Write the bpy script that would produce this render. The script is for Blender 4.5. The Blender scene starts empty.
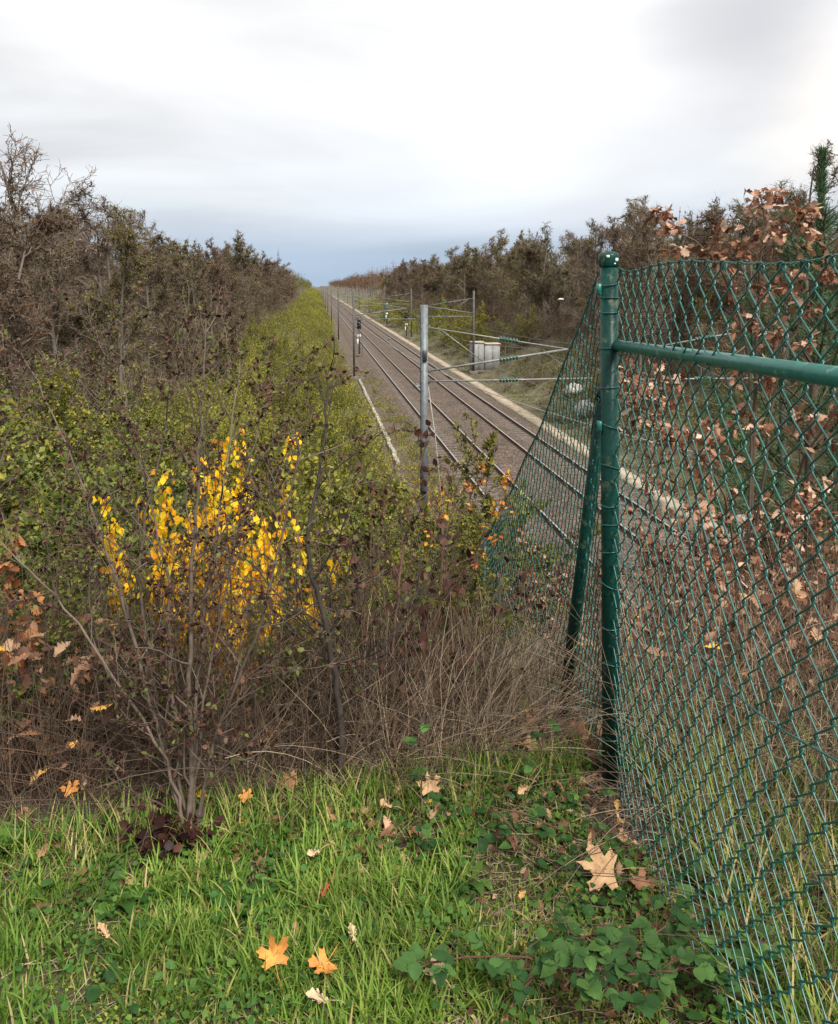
import bpy, math, random
import numpy as np
from mathutils import Vector, Matrix

# ------------------------------------------------------------------ camera, sky, sun, exposure
SC = bpy.context.scene
COL = SC.collection
R = math.radians
PITCH = R(4.0); F = 800.0; CAMZ = 1.6
PY0 = 285 + F * math.tan(PITCH)      # picture row of the lens axis (the lens is shifted, verticals stay upright)
cam_d = bpy.data.cameras.new('camera'); cam = bpy.data.objects.new('camera', cam_d); COL.objects.link(cam)
cam.location = (0, 0, CAMZ); cam.rotation_euler = (R(90) - PITCH, 0, 0)
cam_d.sensor_fit = 'VERTICAL'; cam_d.sensor_height = 36; cam_d.lens = 36 * F / 1024
cam_d.shift_y = -(512 - PY0) / 1024
cam_d.clip_start = 0.05; cam_d.clip_end = 8000
SC.camera = cam

SUN_EL, SUN_AZ = R(50), R(148)        # azimuth measured clockwise from +Y (ahead), towards the right
w = bpy.data.worlds.new('World'); SC.world = w; w.use_nodes = True
nt = w.node_tree; nt.nodes.clear(); N = nt.nodes.new; Lk = nt.links.new
out = N('ShaderNodeOutputWorld'); bg = N('ShaderNodeBackground'); Lk(bg.outputs[0], out.inputs[0])
sky = N('ShaderNodeTexSky'); sky.sky_type = 'NISHITA'; sky.sun_disc = False
sky.sun_elevation = SUN_EL; sky.sun_rotation = SUN_AZ; sky.dust_density = 3.0
tc = N('ShaderNodeTexCoord')
sep = N('ShaderNodeSeparateXYZ'); Lk(tc.outputs['Generated'], sep.inputs[0])
mp = N('ShaderNodeMapping'); Lk(tc.outputs['Generated'], mp.inputs[0]); mp.inputs['Scale'].default_value = (1.0, 1.0, 4.0)
mp.inputs['Rotation'].default_value = (0, R(10), 0)
nz = N('ShaderNodeTexNoise'); Lk(mp.outputs[0], nz.inputs['Vector']); nz.inputs['Scale'].default_value = 1.9
nz.inputs['Detail'].default_value = 5; nz.inputs['Roughness'].default_value = 0.45; nz.inputs['Distortion'].default_value = 0.4
def mth(op, a, b=None, c=None):
    n = N('ShaderNodeMath'); n.operation = op
    for i, v in enumerate((a, b, c)):
        if v is None: continue
        if isinstance(v, (int, float)): n.inputs[i].default_value = v
        else: Lk(v, n.inputs[i])
    return n.outputs[0]
# elevation (z of the view direction) wobbled a little by the cloud noise
zz = mth('ADD', sep.outputs['Z'], mth('MULTIPLY', mth('SUBTRACT', nz.outputs['Fac'], 0.5), 0.11))
ramp = N('ShaderNodeValToRGB'); Lk(mth('MULTIPLY', zz, 1.0), ramp.inputs[0])
els = [(0.0, (.26, .335, .44)), (0.035, (.29, .36, .45)), (0.07, (.37, .415, .48)), (0.12, (.44, .465, .495)),
       (0.19, (.53, .535, .545)), (0.30, (.63, .625, .615)), (0.5, (.75, .75, .74)), (1.0, (.95, .94, .91))]
cr = ramp.color_ramp
while len(cr.elements) < len(els): cr.elements.new(0.5)
for e, (p_, c_) in zip(cr.elements, els): e.position = p_; e.color = (*c_, 1)
# large soft bright and dark banks of cloud
nz2 = N('ShaderNodeTexNoise'); Lk(mp.outputs[0], nz2.inputs['Vector']); nz2.inputs['Scale'].default_value = 1.35
nz2.inputs['Detail'].default_value = 6; nz2.inputs['Roughness'].default_value = 0.5; nz2.inputs['Distortion'].default_value = 0.6
bank = mth('MULTIPLY_ADD', mth('SUBTRACT', nz2.outputs['Fac'], 0.5), 1.5, 1.0)
mul = N('ShaderNodeVectorMath'); mul.operation = 'SCALE'; Lk(ramp.outputs[0], mul.inputs[0]); Lk(bank, mul.inputs['Scale'])
# a dark bank and two bright breaks in the cloud, as directions on the sky
def blob(px, py_, r0, r1, amp):
    v = Vector(((px - 419) / F, math.cos(PITCH) , 0)); v = Vector(((px - 419) / F, 1.0, (285 - py_) / F)).normalized()
    d = N('ShaderNodeVectorMath'); d.operation = 'DISTANCE'; n_ = N('ShaderNodeVectorMath'); n_.operation = 'ADD'
    w_ = N('ShaderNodeVectorMath'); w_.operation = 'MULTIPLY_ADD'; Lk(nz.outputs['Color'], w_.inputs[0]); w_.inputs[1].default_value = (.22, .22, .12); w_.inputs[2].default_value = (-.11, -.11, -.06)
    Lk(tc.outputs['Generated'], n_.inputs[0]); Lk(w_.outputs[0], n_.inputs[1]); Lk(n_.outputs[0], d.inputs[0]); d.inputs[1].default_value = v
    m_ = N('ShaderNodeMapRange'); m_.interpolation_type = 'SMOOTHSTEP'; Lk(d.outputs['Value'], m_.inputs[0]); m_.inputs[1].default_value = r0; m_.inputs[2].default_value = r1; m_.inputs[3].default_value = amp; m_.inputs[4].default_value = 0
    return m_.outputs[0]
cloud_c = mul.outputs[0]
for (px_, py_, r0, r1, amp, colr) in ((700, 20, .02, .17, .85, (.40, .40, .42)), (770, 85, .0, .10, .45, (.46, .46, .48)), (835, 120, .01, .14, .7, (.82, .75, .68)), (520, 60, .02, .28, .7, (.80, .80, .79)), (640, 150, .0, .16, .25, (.50, .50, .53)), (250, 60, .0, .24, .35, (.56, .56, .57))):
    mb_ = N('ShaderNodeMix'); mb_.data_type = 'RGBA'; Lk(blob(px_, py_, r0, r1, amp), mb_.inputs[0]); Lk(cloud_c, mb_.inputs[6]); mb_.inputs[7].default_value = (*colr, 1); cloud_c = mb_.outputs[2]
sk = N('ShaderNodeVectorMath'); sk.operation = 'SCALE'; Lk(sky.outputs[0], sk.inputs[0]); sk.inputs['Scale'].default_value = 0.10
mix = N('ShaderNodeMix'); mix.data_type = 'VECTOR'; mix.inputs[0].default_value = 0.93
Lk(sk.outputs[0], mix.inputs[4]); Lk(cloud_c, mix.inputs[5])
Lk(mix.outputs[1], bg.inputs[0]); bg.inputs[1].default_value = 1.0

sd = bpy.data.lights.new('sun', 'SUN'); sun = bpy.data.objects.new('sun', sd); COL.objects.link(sun)
sd.energy = 4.0; sd.angle = R(20); sd.color = (1.0, 0.95, 0.87)
_dir = Vector((math.sin(SUN_AZ) * math.cos(SUN_EL), math.cos(SUN_AZ) * math.cos(SUN_EL), math.sin(SUN_EL)))
sun.rotation_euler = _dir.to_track_quat('Z', 'Y').to_euler(); sun.location = (0, 0, 30)
SC.view_settings.view_transform = 'Standard'; SC.view_settings.look = 'None'
SC.view_settings.gamma = 1; SC.view_settings.use_curve_mapping = False; SC.view_settings.exposure = 0.70
SC.cycles.max_bounces = 5; SC.cycles.diffuse_bounces = 3; SC.cycles.glossy_bounces = 2
SC.cycles.transmission_bounces = 3; SC.cycles.transparent_max_bounces = 4
SC.cycles.use_adaptive_sampling = True

# ------------------------------------------------------------------ coordinates
AY = R(7.4)                          # the railway runs 7.13 degrees left of straight ahead
RV = Vector((math.cos(AY), math.sin(AY), 0)); DV = Vector((-math.sin(AY), math.cos(AY), 0))
def tk(X, D, z=0.0): return RV * X + DV * D + Vector((0, 0, z))          # metres right of / along the line
def to_tk(x, y): return x * RV.x + y * RV.y, x * DV.x + y * DV.y
cp, sp = math.cos(PITCH), math.sin(PITCH)
def at(px, py, d):                    # real point d metres deep, used to measure the photograph
    cx, cy = (px - 419) / F * d, (PY0 - py) / F * d
    return Vector((cx, d * cp + cy * sp, CAMZ - d * sp + cy * cp))
_ns = np.random.RandomState(5); _NK = [( _ns.uniform(-1, 1, 2), _ns.uniform(0, 6.28)) for _ in range(14)]
def vn(x, y, s=1.0, n=14):
    a = 0
    for i, (k, p) in enumerate(_NK[:n]): a = a + np.sin((x * k[0] + y * k[1]) * s * (1 + i * .35) + p + 1.7 * np.sin((x * k[1] - y * k[0]) * s * .6))
    return a / n ** .5
def sstep(a, b, x):
    t = np.clip((x - a) / (b - a), 0, 1); return t * t * (3 - 2 * t)
BED = -6.62
def edge(x): return np.clip(2.29 + .24 * np.asarray(x, float), 1.98, 2.70)      # where the grass gives way to the thicket
def ground_z(x, y):
    x = np.asarray(x, float); y = np.asarray(y, float)
    X = x * RV.x + y * RV.y; D = x * DV.x + y * DV.y
    cut = BED + sstep(3.6, -5.0, X) * 3.6 + sstep(-5, -60, X) * 2.0 + sstep(14.5, 24, X) * 4.0 + sstep(24, 90, X) * 2.0
    cut = cut + vn(X, D, .35) * .14 * (sstep(3.4, 0, X) + sstep(14.5, 17, X))
    cut = cut - .10 * sstep(600, 2500, D)
    e = edge(x) + .20 + .05 * vn(x, x * 0, 1.3, 5)
    t = y - e
    emb = -0.60 * np.where(t > .5, t - .25, np.clip(t, 0, .5) ** 2 * .5 / .5)
    emb = emb + np.where(t > .3, 1, 0) * .10 * vn(x, y, 1.1)
    emb = np.maximum(emb, -30)
    z = np.logaddexp(emb * 3, cut * 3) / 3
    nearf = sstep(9, 3, y)
    z = z + nearf * (vn(x, y, 5) * .005 + vn(x + 3, y, 14) * .003)
    return z
def gz(x, y): return float(ground_z(x, y))

# ------------------------------------------------------------------ mesh helpers
def npmesh(name, V, Fs, mats, parent=None, smooth=True, rnd=None, mi=None, loc=None):
    """V (n,3); Fs list of (m,k) int arrays; mats list; rnd float per vertex; mi list of material index per face array"""
    V = np.asarray(V, np.float32).reshape(-1, 3)
    me = bpy.data.meshes.new(name)
    Fs = [np.asarray(f, np.int32) for f in Fs]
    keep = [i for i, f in enumerate(Fs) if len(f)]
    if mi is not None: mi = [mi[i] for i in keep]
    Fs = [Fs[i] for i in keep]
    me.vertices.add(len(V)); me.vertices.foreach_set('co', V.ravel())
    nl = sum(f.size for f in Fs); me.loops.add(nl)
    me.loops.foreach_set('vertex_index', np.concatenate([f.ravel() for f in Fs]))
    npoly = sum(len(f) for f in Fs); me.polygons.add(npoly)
    ls = []; o = 0
    for f in Fs:
        ls.append(o + np.arange(len(f)) * f.shape[1]); o += f.size
    me.polygons.foreach_set('loop_start', np.concatenate(ls).astype(np.int32))
    if smooth: me.polygons.foreach_set('use_smooth', np.ones(npoly, bool))
    if mi is not None: me.polygons.foreach_set('material_index', np.concatenate([np.broadcast_to(np.asarray(m, np.int32), (len(f),)) for m, f in zip(mi, Fs)]))
    if rnd is not None:
        a = me.attributes.new('rnd', 'FLOAT', 'POINT'); a.data.foreach_set('value', np.asarray(rnd, np.float32))
    me.update(calc_edges=True)
    for m in (mats if isinstance(mats, (list, tuple)) else [mats]): me.materials.append(m)
    ob = bpy.data.objects.new(name, me); COL.objects.link(ob)
    if parent: ob.parent = parent
    if loc is not None: ob.location = loc
    return ob
class MB:
    """collects shapes for one mesh"""
    def __init__(s): s.V = []; s.F = []; s.n = 0; s.R = []; s.M = []
    def add(s, V, Fs, r=0.5, m=0):
        V = np.asarray(V, float).reshape(-1, 3)
        for f in Fs:
            f = np.asarray(f, int)
            if len(f): s.F.append(f + s.n); s.M.append(m)
        s.V.append(V); s.n += len(V)
        s.R.append(np.broadcast_to(np.asarray(r, float), (len(V),)))
        return s
    def box(s, c, d, rz=0, m=0, bev=0.0, r=.5):
        x, y, z = d[0] / 2, d[1] / 2, d[2] / 2
        b = min(bev, x * .9, y * .9, z * .9)
        if b <= 0:
            V = np.array([[i * x, j * y, k * z] for k in (-1, 1) for j in (-1, 1) for i in (-1, 1)])
            Q = [[0, 2, 3, 1], [4, 5, 7, 6], [0, 1, 5, 4], [2, 6, 7, 3], [0, 4, 6, 2], [1, 3, 7, 5]]
            V, Fs = V, [Q]
        else:   # chamfered: octagonal rings
            def ring(zv, ins):
                X, Y = x - ins, y - ins; c_ = b * .8
                return [[X - c_, -Y, zv], [X, -Y + c_, zv], [X, Y - c_, zv], [X - c_, Y, zv], [-X + c_, Y, zv], [-X, Y - c_, zv], [-X, -Y + c_, zv], [-X + c_, -Y, zv]]
            V = np.array(ring(-z, b) + ring(-z + b, 0) + ring(z - b, 0) + ring(z, b))
            q = [[k * 8 + i, k * 8 + (i + 1) % 8, k * 8 + 8 + (i + 1) % 8, k * 8 + 8 + i] for k in range(3) for i in range(8)]
            Fs = [q, [list(range(7, -1, -1)), list(range(24, 32))]]
        ca, sa = math.cos(rz), math.sin(rz)
        V = V @ np.array([[ca, sa, 0], [-sa, ca, 0], [0, 0, 1]]) + np.array(tuple(c))
        return s.add(V, Fs, m=m, r=r)
    def tube(s, pts, rad, sides=8, cap=True, m=0, r=.5):
        P = np.array([tuple(p) for p in pts], float); n = len(P)
        rad = np.broadcast_to(np.asarray(rad, float), (n,))
        V = tube_verts(P[None], rad[None], sides)[0]
        q = [[k * sides + i, k * sides + (i + 1) % sides, (k + 1) * sides + (i + 1) % sides, (k + 1) * sides + i] for k in range(n - 1) for i in range(sides)]
        Fs = [q]
        if cap: Fs.append([list(range(sides - 1, -1, -1)), list(range((n - 1) * sides, n * sides))])
        return s.add(V.reshape(-1, 3), Fs, m=m, r=r)
    def lathe(s, c, prof, sides=16, m=0):
        V = [[c[0] + r * math.cos(2 * math.pi * i / sides), c[1] + r * math.sin(2 * math.pi * i / sides), c[2] + z] for r, z in prof for i in range(sides)]
        n = len(prof)
        q = [[k * sides + i, k * sides + (i + 1) % sides, (k + 1) * sides + (i + 1) % sides, (k + 1) * sides + i] for k in range(n - 1) for i in range(sides)]
        return s.add(V, [q, [list(range(sides - 1, -1, -1)), list(range((n - 1) * sides, n * sides))]], m=m)
    def build(s, name, mats, parent=None, smooth=False, loc=None):
        return npmesh(name, np.concatenate(s.V), s.F, mats, parent, smooth, np.concatenate(s.R), s.M, loc)
def tube_verts(P, rad, sides):
    """P (N,n,3), rad (N,n) -> (N,n,sides,3)"""
    T = np.gradient(P, axis=1); T /= np.linalg.norm(T, axis=2, keepdims=True) + 1e-9
    mean = T.mean(axis=1); ax = np.argmin(np.abs(mean), axis=1); ref = np.eye(3)[ax][:, None, :]
    A = np.cross(T, np.broadcast_to(ref, T.shape)); A /= np.linalg.norm(A, axis=2, keepdims=True) + 1e-9
    B = np.cross(T, A)
    th = np.arange(sides) * 2 * np.pi / sides
    return P[:, :, None, :] + rad[:, :, None, None] * (A[:, :, None, :] * np.cos(th)[None, None, :, None] + B[:, :, None, :] * np.sin(th)[None, None, :, None])
def tubes(mb, polys, sides, rng=None, r=None, m=0):
    """polys: list of (points, radii); grouped by length and meshed together"""
    by = {}
    for pts, rad in polys: by.setdefault(len(pts), []).append((pts, rad))
    for n, L in by.items():
        P = np.array([[tuple(p) for p in a] for a, _ in L], float); rad = np.array([b for _, b in L], float)
        V = tube_verts(P, rad, sides).reshape(-1, 3)
        i = np.arange(sides); k = np.arange(n - 1)
        q = np.stack([k[:, None] * sides + i, k[:, None] * sides + (i + 1) % sides, (k[:, None] + 1) * sides + (i + 1) % sides, (k[:, None] + 1) * sides + i], -1).reshape(-1, 4)
        Q = (q[None] + (np.arange(len(L)) * n * sides)[:, None, None]).reshape(-1, 4)
        rr = np.repeat(np.random.RandomState(len(L) + n).rand(len(L)), n * sides) if r is None else r
        mb.add(V, [Q], r=rr, m=m)

# leaf templates: verts (k,3) with y along the leaf, faces
def T_dia(w=.30, c=.10): return np.array([[0, 0, 0], [-w, .45, c], [0, 1, -.05], [w, .45, c]]), np.array([[0, 2, 1], [0, 3, 2]])
def T_oval(w=.30, c=.08, tip=-.15):
    return np.array([[0, 0, 0], [-w, .35, c], [0, .36, 0], [w, .35, c], [-w * .75, .7, c * .5], [0, .72, -.04], [w * .75, .7, c * .5], [0, 1, tip]]), \
        np.array([[0, 2, 1], [0, 3, 2], [1, 2, 5], [1, 5, 4], [2, 3, 6], [2, 6, 5], [4, 5, 7], [5, 6, 7]])
def T_oak(c=1.6, bend=-.25):
    o = [(.03, .0), (.05, .12), (.16, .22), (.10, .29), (.26, .40), (.15, .48), (.33, .60), (.20, .68), (.27, .80), (.13, .87), (.09, .97), (0, 1.0)]
    V = []; Fc = []
    for x, y in o: V += [[-x, y, 0], [0, y, 0], [x, y, 0]]
    V = np.array(V, float); V[:, 2] = c * V[:, 0] ** 2 + bend * V[:, 1] ** 2 + .03 * np.sin(V[:, 1] * 17)
    for i in range(len(o) - 1):
        a, b = i * 3, i * 3 + 3
        Fc += [[a, a + 1, b + 1], [a, b + 1, b], [a + 1, a + 2, b + 2], [a + 1, b + 2, b + 1]]
    return V, np.array(Fc)
def T_serr(c=.5):     # broad toothed leaf
    o = [(.02, 0), (.26, .07), (.30, .18), (.40, .24), (.38, .36), (.44, .42), (.36, .55), (.38, .62), (.25, .74), (.24, .80), (.08, .93), (0, 1.06)]
    V = []; Fc = []
    for x, y in o: V += [[-x, y, 0], [0, y - .03, -.02], [x, y, 0]]
    V = np.array(V, float); V[:, 2] += c * V[:, 0] ** 2 - .25 * V[:, 1] ** 2 + .02 * np.sin(V[:, 1] * 30)
    for i in range(len(o) - 1):
        a, b = i * 3, i * 3 + 3
        Fc += [[a, a + 1, b + 1], [a, b + 1, b], [a + 1, a + 2, b + 2], [a + 1, b + 2, b + 1]]
    return V, np.array(Fc)
def leaves(mb, pos, dirs, size, T, rs, jit=.6, up=.5, m=0, rnd=None, curl=True):
    if len(pos) == 0: return
    pos = np.array([tuple(p) for p in pos], float) if not isinstance(pos, np.ndarray) else pos
    dirs = np.array([tuple(p) for p in dirs], float) if not isinstance(dirs, np.ndarray) else dirs
    n = len(pos)
    Y = dirs / (np.linalg.norm(dirs, axis=1, keepdims=True) + 1e-9) + rs.normal(0, jit, (n, 3)); Y /= np.linalg.norm(Y, axis=1, keepdims=True)
    Z = rs.normal(0, 1, (n, 3)) + np.array([0, 0, up * 3]); X = np.cross(Y, Z); X /= np.linalg.norm(X, axis=1, keepdims=True) + 1e-9
    Z = np.cross(X, Y)
    tv, tf = T; k = len(tv)
    size = np.broadcast_to(size, (n,)) * 1.0
    zc = rs.uniform(-.6, 1.6, n) if curl else np.ones(n)
    V = pos[:, None, :] + size[:, None, None] * (tv[None, :, 0, None] * X[:, None] + tv[None, :, 1, None] * Y[:, None] + (tv[None, :, 2] * zc[:, None])[..., None] * Z[:, None])
    Fc = (tf[None] + (np.arange(n) * k)[:, None, None]).reshape(-1, 3)
    rr = rs.rand(n) if rnd is None else rnd
    mb.add(V.reshape(-1, 3), [Fc], r=np.repeat(rr, k), m=m)

def grow(rng, base, d, L, r, lev, P, polys, lf):
    """recursive branch; P[lev] = dict(seg, wob, up, n, ang, lr, rr, start, taper)"""
    p = P[lev]; n = p['seg']; pts = [base.copy()]; dirs = [d.copy()]; d = d.copy(); step = L / n
    for i in range(n):
        d = d + Vector((rng.gauss(0, 1), rng.gauss(0, 1), rng.gauss(0, 1))) * p['wob'] + Vector((0, 0, p['up']))
        d.normalize(); pts.append(pts[-1] + d * step); dirs.append(d.copy())
    tp = p.get('taper', .35)
    rad = [r * (1 - (1 - tp) * i / n) for i in range(n + 1)]
    polys.setdefault(lev, []).append((pts, rad))
    k = p.get('leaf', 0)
    for j in range(k):
        t = rng.uniform(p.get('lstart', .15), 1.0) * n; i = min(int(t), n - 1); q = pts[i].lerp(pts[i + 1], t - i)
        dd = dirs[i] * .4 + Vector((rng.gauss(0, 1), rng.gauss(0, 1), rng.gauss(0, 1) + p.get('ldown', 0))) * .8
        lf.append((q, dd))
    if lev + 1 < len(P):
        c = P[lev + 1]; m = p['n']
        for j in range(m):
            t = (p['start'] + (1 - p['start']) * (j + rng.random()) / m) * n; i = min(int(t), n - 1)
            q = pts[i].lerp(pts[i + 1], t - i); dd = dirs[min(i + 1, n)]
            a = Vector((rng.gauss(0, 1), rng.gauss(0, 1), rng.gauss(0, 1))); a = a - dd * a.dot(dd)
            if a.length < 1e-4: continue
            a.normalize(); ang = p['ang'] * rng.uniform(.65, 1.3)
            nd = dd * math.cos(ang) + a * math.sin(ang)
            tt = t / n; sh = p.get('shape', .5)
            grow(rng, q, nd, L * p['lr'] * rng.uniform(.6, 1.15) * (1 - sh * tt), rad[i] * p['rr'] * rng.uniform(.7, 1), lev + 1, P, polys, lf)

def empty(name, loc=(0, 0, 0), rz=0, label=None, cat=None, group=None):
    o = bpy.data.objects.new(name, None); COL.objects.link(o); o.location = loc; o.rotation_euler = (0, 0, rz); o.empty_display_size = .2
    return tag(o, label, cat, group)
def tag(o, label=None, cat=None, group=None, kind=None):
    if label: o['label'] = label
    if cat: o['category'] = cat
    if group: o['group'] = group
    if kind: o['kind'] = kind
    return o
KIDS = {}
def copy_tree(o, parent=None):
    c = o.copy(); COL.objects.link(c)
    if parent: c.parent = parent
    for ch in list(o.children): copy_tree(ch, c)
    return c
def place(proto, used, loc, rz=0, sc=1.0, label=None, group=None, sz=None):
    o = proto if not used.get(proto.name) else copy_tree(proto)
    used[proto.name] = True
    o.location = loc; o.rotation_euler = (0, 0, rz); o.scale = (sc, sc, sz or sc)
    if label: o['label'] = label
    if group: o['group'] = group
    return o

# ------------------------------------------------------------------ materials
MATS = {}
def newmat(name):
    m = bpy.data.materials.new(name); m.use_nodes = True; t = m.node_tree; b = t.nodes['Principled BSDF']; MATS[name] = m
    return m, t, b
def ramp_node(t, cols, inp):
    r = t.nodes.new('ShaderNodeValToRGB'); c = r.color_ramp
    while len(c.elements) < len(cols): c.elements.new(.5)
    for i, (e, col) in enumerate(zip(c.elements, cols)):
        if len(col) == 2: e.position = col[0]; e.color = (*col[1], 1)
        else: e.position = i / max(1, len(cols) - 1); e.color = (*col, 1)
    t.links.new(inp, r.inputs[0]); return r
def leafmat(name, cols, rough=.55, trans=.35, objrnd=0.0, nscale=9, interp='LINEAR'):
    m, t, b = newmat(name)
    at_ = t.nodes.new('ShaderNodeAttribute'); at_.attribute_name = 'rnd'
    v = at_.outputs['Fac']
    if objrnd:
        oi = t.nodes.new('ShaderNodeObjectInfo'); mm = t.nodes.new('ShaderNodeMath'); mm.operation = 'MULTIPLY_ADD'
        t.links.new(oi.outputs['Random'], mm.inputs[0]); mm.inputs[1].default_value = objrnd
        m3 = t.nodes.new('ShaderNodeMath'); m3.operation = 'MULTIPLY'; t.links.new(v, m3.inputs[0]); m3.inputs[1].default_value = 1 - objrnd
        t.links.new(m3.outputs[0], mm.inputs[2]); v = mm.outputs[0]
    r = ramp_node(t, cols, v); r.color_ramp.interpolation = interp
    # blotches within the leaves
    geo = t.nodes.new('ShaderNodeNewGeometry'); nn = t.nodes.new('ShaderNodeTexNoise'); t.links.new(geo.outputs['Position'], nn.inputs['Vector'])
    nn.inputs['Scale'].default_value = nscale; nn.inputs['Detail'].default_value = 3
    mr = t.nodes.new('ShaderNodeMapRange'); t.links.new(nn.outputs['Fac'], mr.inputs[0]); mr.inputs[1].default_value = .3; mr.inputs[2].default_value = .7; mr.inputs[3].default_value = .68; mr.inputs[4].default_value = 1.28
    vm = t.nodes.new('ShaderNodeVectorMath'); vm.operation = 'SCALE'; t.links.new(r.outputs[0], vm.inputs[0]); t.links.new(mr.outputs[0], vm.inputs['Scale'])
    t.links.new(vm.outputs[0], b.inputs['Base Color']); b.inputs['Roughness'].default_value = rough; b.inputs['Specular IOR Level'].default_value = .18
    if trans:
        tr = t.nodes.new('ShaderNodeBsdfTranslucent'); t.links.new(vm.outputs[0], tr.inputs[0]); mx = t.nodes.new('ShaderNodeMixShader'); mx.inputs[0].default_value = trans
        t.links.new(b.outputs[0], mx.inputs[1]); t.links.new(tr.outputs[0], mx.inputs[2]); t.links.new(mx.outputs[0], t.nodes['Material Output'].inputs[0])
    return m
def woodmat(name, a, c, scale=30, rough=.85, objrnd=False):
    m, t, b = newmat(name)
    geo = t.nodes.new('ShaderNodeNewGeometry'); nn = t.nodes.new('ShaderNodeTexNoise'); nn.inputs['Scale'].default_value = scale; nn.inputs['Detail'].default_value = 4
    t.links.new(geo.outputs['Position'], nn.inputs['Vector'])
    at_ = t.nodes.new('ShaderNodeAttribute'); at_.attribute_name = 'rnd'
    ad = t.nodes.new('ShaderNodeMath'); ad.operation = 'MULTIPLY_ADD'; t.links.new(at_.outputs['Fac'], ad.inputs[0]); ad.inputs[1].default_value = .55
    sb = t.nodes.new('ShaderNodeMath'); sb.operation = 'SUBTRACT'; t.links.new(nn.outputs['Fac'], sb.inputs[0]); sb.inputs[1].default_value = .27; t.links.new(sb.outputs[0], ad.inputs[2])
    r = ramp_node(t, [a, c], ad.outputs[0]); t.links.new(r.outputs[0], b.inputs['Base Color']); b.inputs['Roughness'].default_value = rough
    b.inputs['Specular IOR Level'].default_value = .25
    return m
def noisemat(name, cols, scale=8, detail=5, rough=.8, bump=0, bscale=None, metal=0, spec=.4, coord='Position'):
    m, t, b = newmat(name)
    geo = t.nodes.new('ShaderNodeNewGeometry'); nn = t.nodes.new('ShaderNodeTexNoise'); nn.inputs['Scale'].default_value = scale; nn.inputs['Detail'].default_value = detail
    t.links.new(geo.outputs['Position'], nn.inputs['Vector'])
    mr = t.nodes.new('ShaderNodeMapRange'); t.links.new(nn.outputs['Fac'], mr.inputs[0]); mr.inputs[1].default_value = .28; mr.inputs[2].default_value = .72
    r = ramp_node(t, cols, mr.outputs[0]); t.links.new(r.outputs[0], b.inputs['Base Color'])
    b.inputs['Roughness'].default_value = rough; b.inputs['Metallic'].default_value = metal; b.inputs['Specular IOR Level'].default_value = spec
    if bump:
        n2 = t.nodes.new('ShaderNodeTexNoise'); n2.inputs['Scale'].default_value = bscale or scale * 4; n2.inputs['Detail'].default_value = 4; t.links.new(geo.outputs['Position'], n2.inputs['Vector'])
        bp = t.nodes.new('ShaderNodeBump'); bp.inputs['Strength'].default_value = 1; bp.inputs['Distance'].default_value = bump; t.links.new(n2.outputs['Fac'], bp.inputs['Height']); t.links.new(bp.outputs[0], b.inputs['Normal'])
    return m
green_plastic = noisemat('green_coating', [(.003, .026, .021), (.005, .042, .033)], 60, rough=.36, spec=.16, bump=.0006, bscale=160)
wire_green = noisemat('green_wire', [(.006, .060, .051), (.014, .112, .095)], 40, rough=.34, spec=.55)
rail_green = noisemat('green_rail', [(.008, .095, .074), (.014, .14, .11)], 50, rough=.36, spec=.5, bump=.0005, bscale=200)
def wear(m, pale, sc, lo):
    t = m.node_tree; b = t.nodes['Principled BSDF']; src = b.inputs['Base Color'].links[0].from_socket
    g_ = t.nodes.new('ShaderNodeNewGeometry'); n1 = t.nodes.new('ShaderNodeTexNoise'); n1.inputs['Scale'].default_value = sc; n1.inputs['Detail'].default_value = 8; n1.inputs['Roughness'].default_value = .7; t.links.new(g_.outputs['Position'], n1.inputs['Vector'])
    mr_ = t.nodes.new('ShaderNodeMapRange'); t.links.new(n1.outputs['Fac'], mr_.inputs[0]); mr_.inputs[1].default_value = lo; mr_.inputs[2].default_value = lo + .08
    mx_ = t.nodes.new('ShaderNodeMix'); mx_.data_type = 'RGBA'; t.links.new(mr_.outputs[0], mx_.inputs[0]); t.links.new(src, mx_.inputs[6]); mx_.inputs[7].default_value = (*pale, 1); t.links.new(mx_.outputs[2], b.inputs['Base Color'])
wear(green_plastic, (.06, .085, .055), 26, .555); wear(rail_green, (.13, .24, .19), 34, .575)
chip_white = noisemat('chipped_primer', [(.55, .56, .52), (.7, .7, .66)], 60)
galv = noisemat('galvanised_steel', [(.09, .105, .115), (.17, .19, .20)], 6, rough=.55, metal=.25, bump=.001)
galv_dark = noisemat('weathered_steel', [(.045, .042, .04), (.09, .085, .08)], 4, rough=.7)
bronze_wire = noisemat('old_wire', [(.10, .10, .095), (.17, .165, .155)], 5, rough=.5, metal=.3)
pale_wire = noisemat('pale_cable', [(.22, .21, .195), (.32, .30, .28)], 5, rough=.6)
tube_grey = noisemat('tube_steel', [(.14, .14, .135), (.24, .235, .22)], 8, rough=.5, metal=.2)
glass_green = noisemat('green_glass', [(.008, .045, .035), (.02, .09, .07)], 30, rough=.2, spec=.6)
black_metal = noisemat('black_metal', [(.012, .012, .013), (.03, .03, .03)], 10, rough=.5)
white_paint = noisemat('white_paint', [(.55, .55, .53), (.75, .75, .73)], 9, rough=.6)
rail_side = noisemat('rusty_rail', [(.050, .030, .021), (.10, .062, .044)], 20, rough=.9)
rail_top = noisemat('worn_rail_head', [(.25, .235, .22), (.36, .34, .32)], 3, rough=.5, metal=.2)
sleeper_m = noisemat('sleeper_concrete', [(.07, .057, .048), (.145, .12, .10)], 7, rough=.9, bump=.003)
concrete_pale = noisemat('pale_concrete', [(.15, .115, .08), (.29, .235, .17), (.36, .30, .22)], 2.2, rough=.9, bump=.01, bscale=9)
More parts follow.
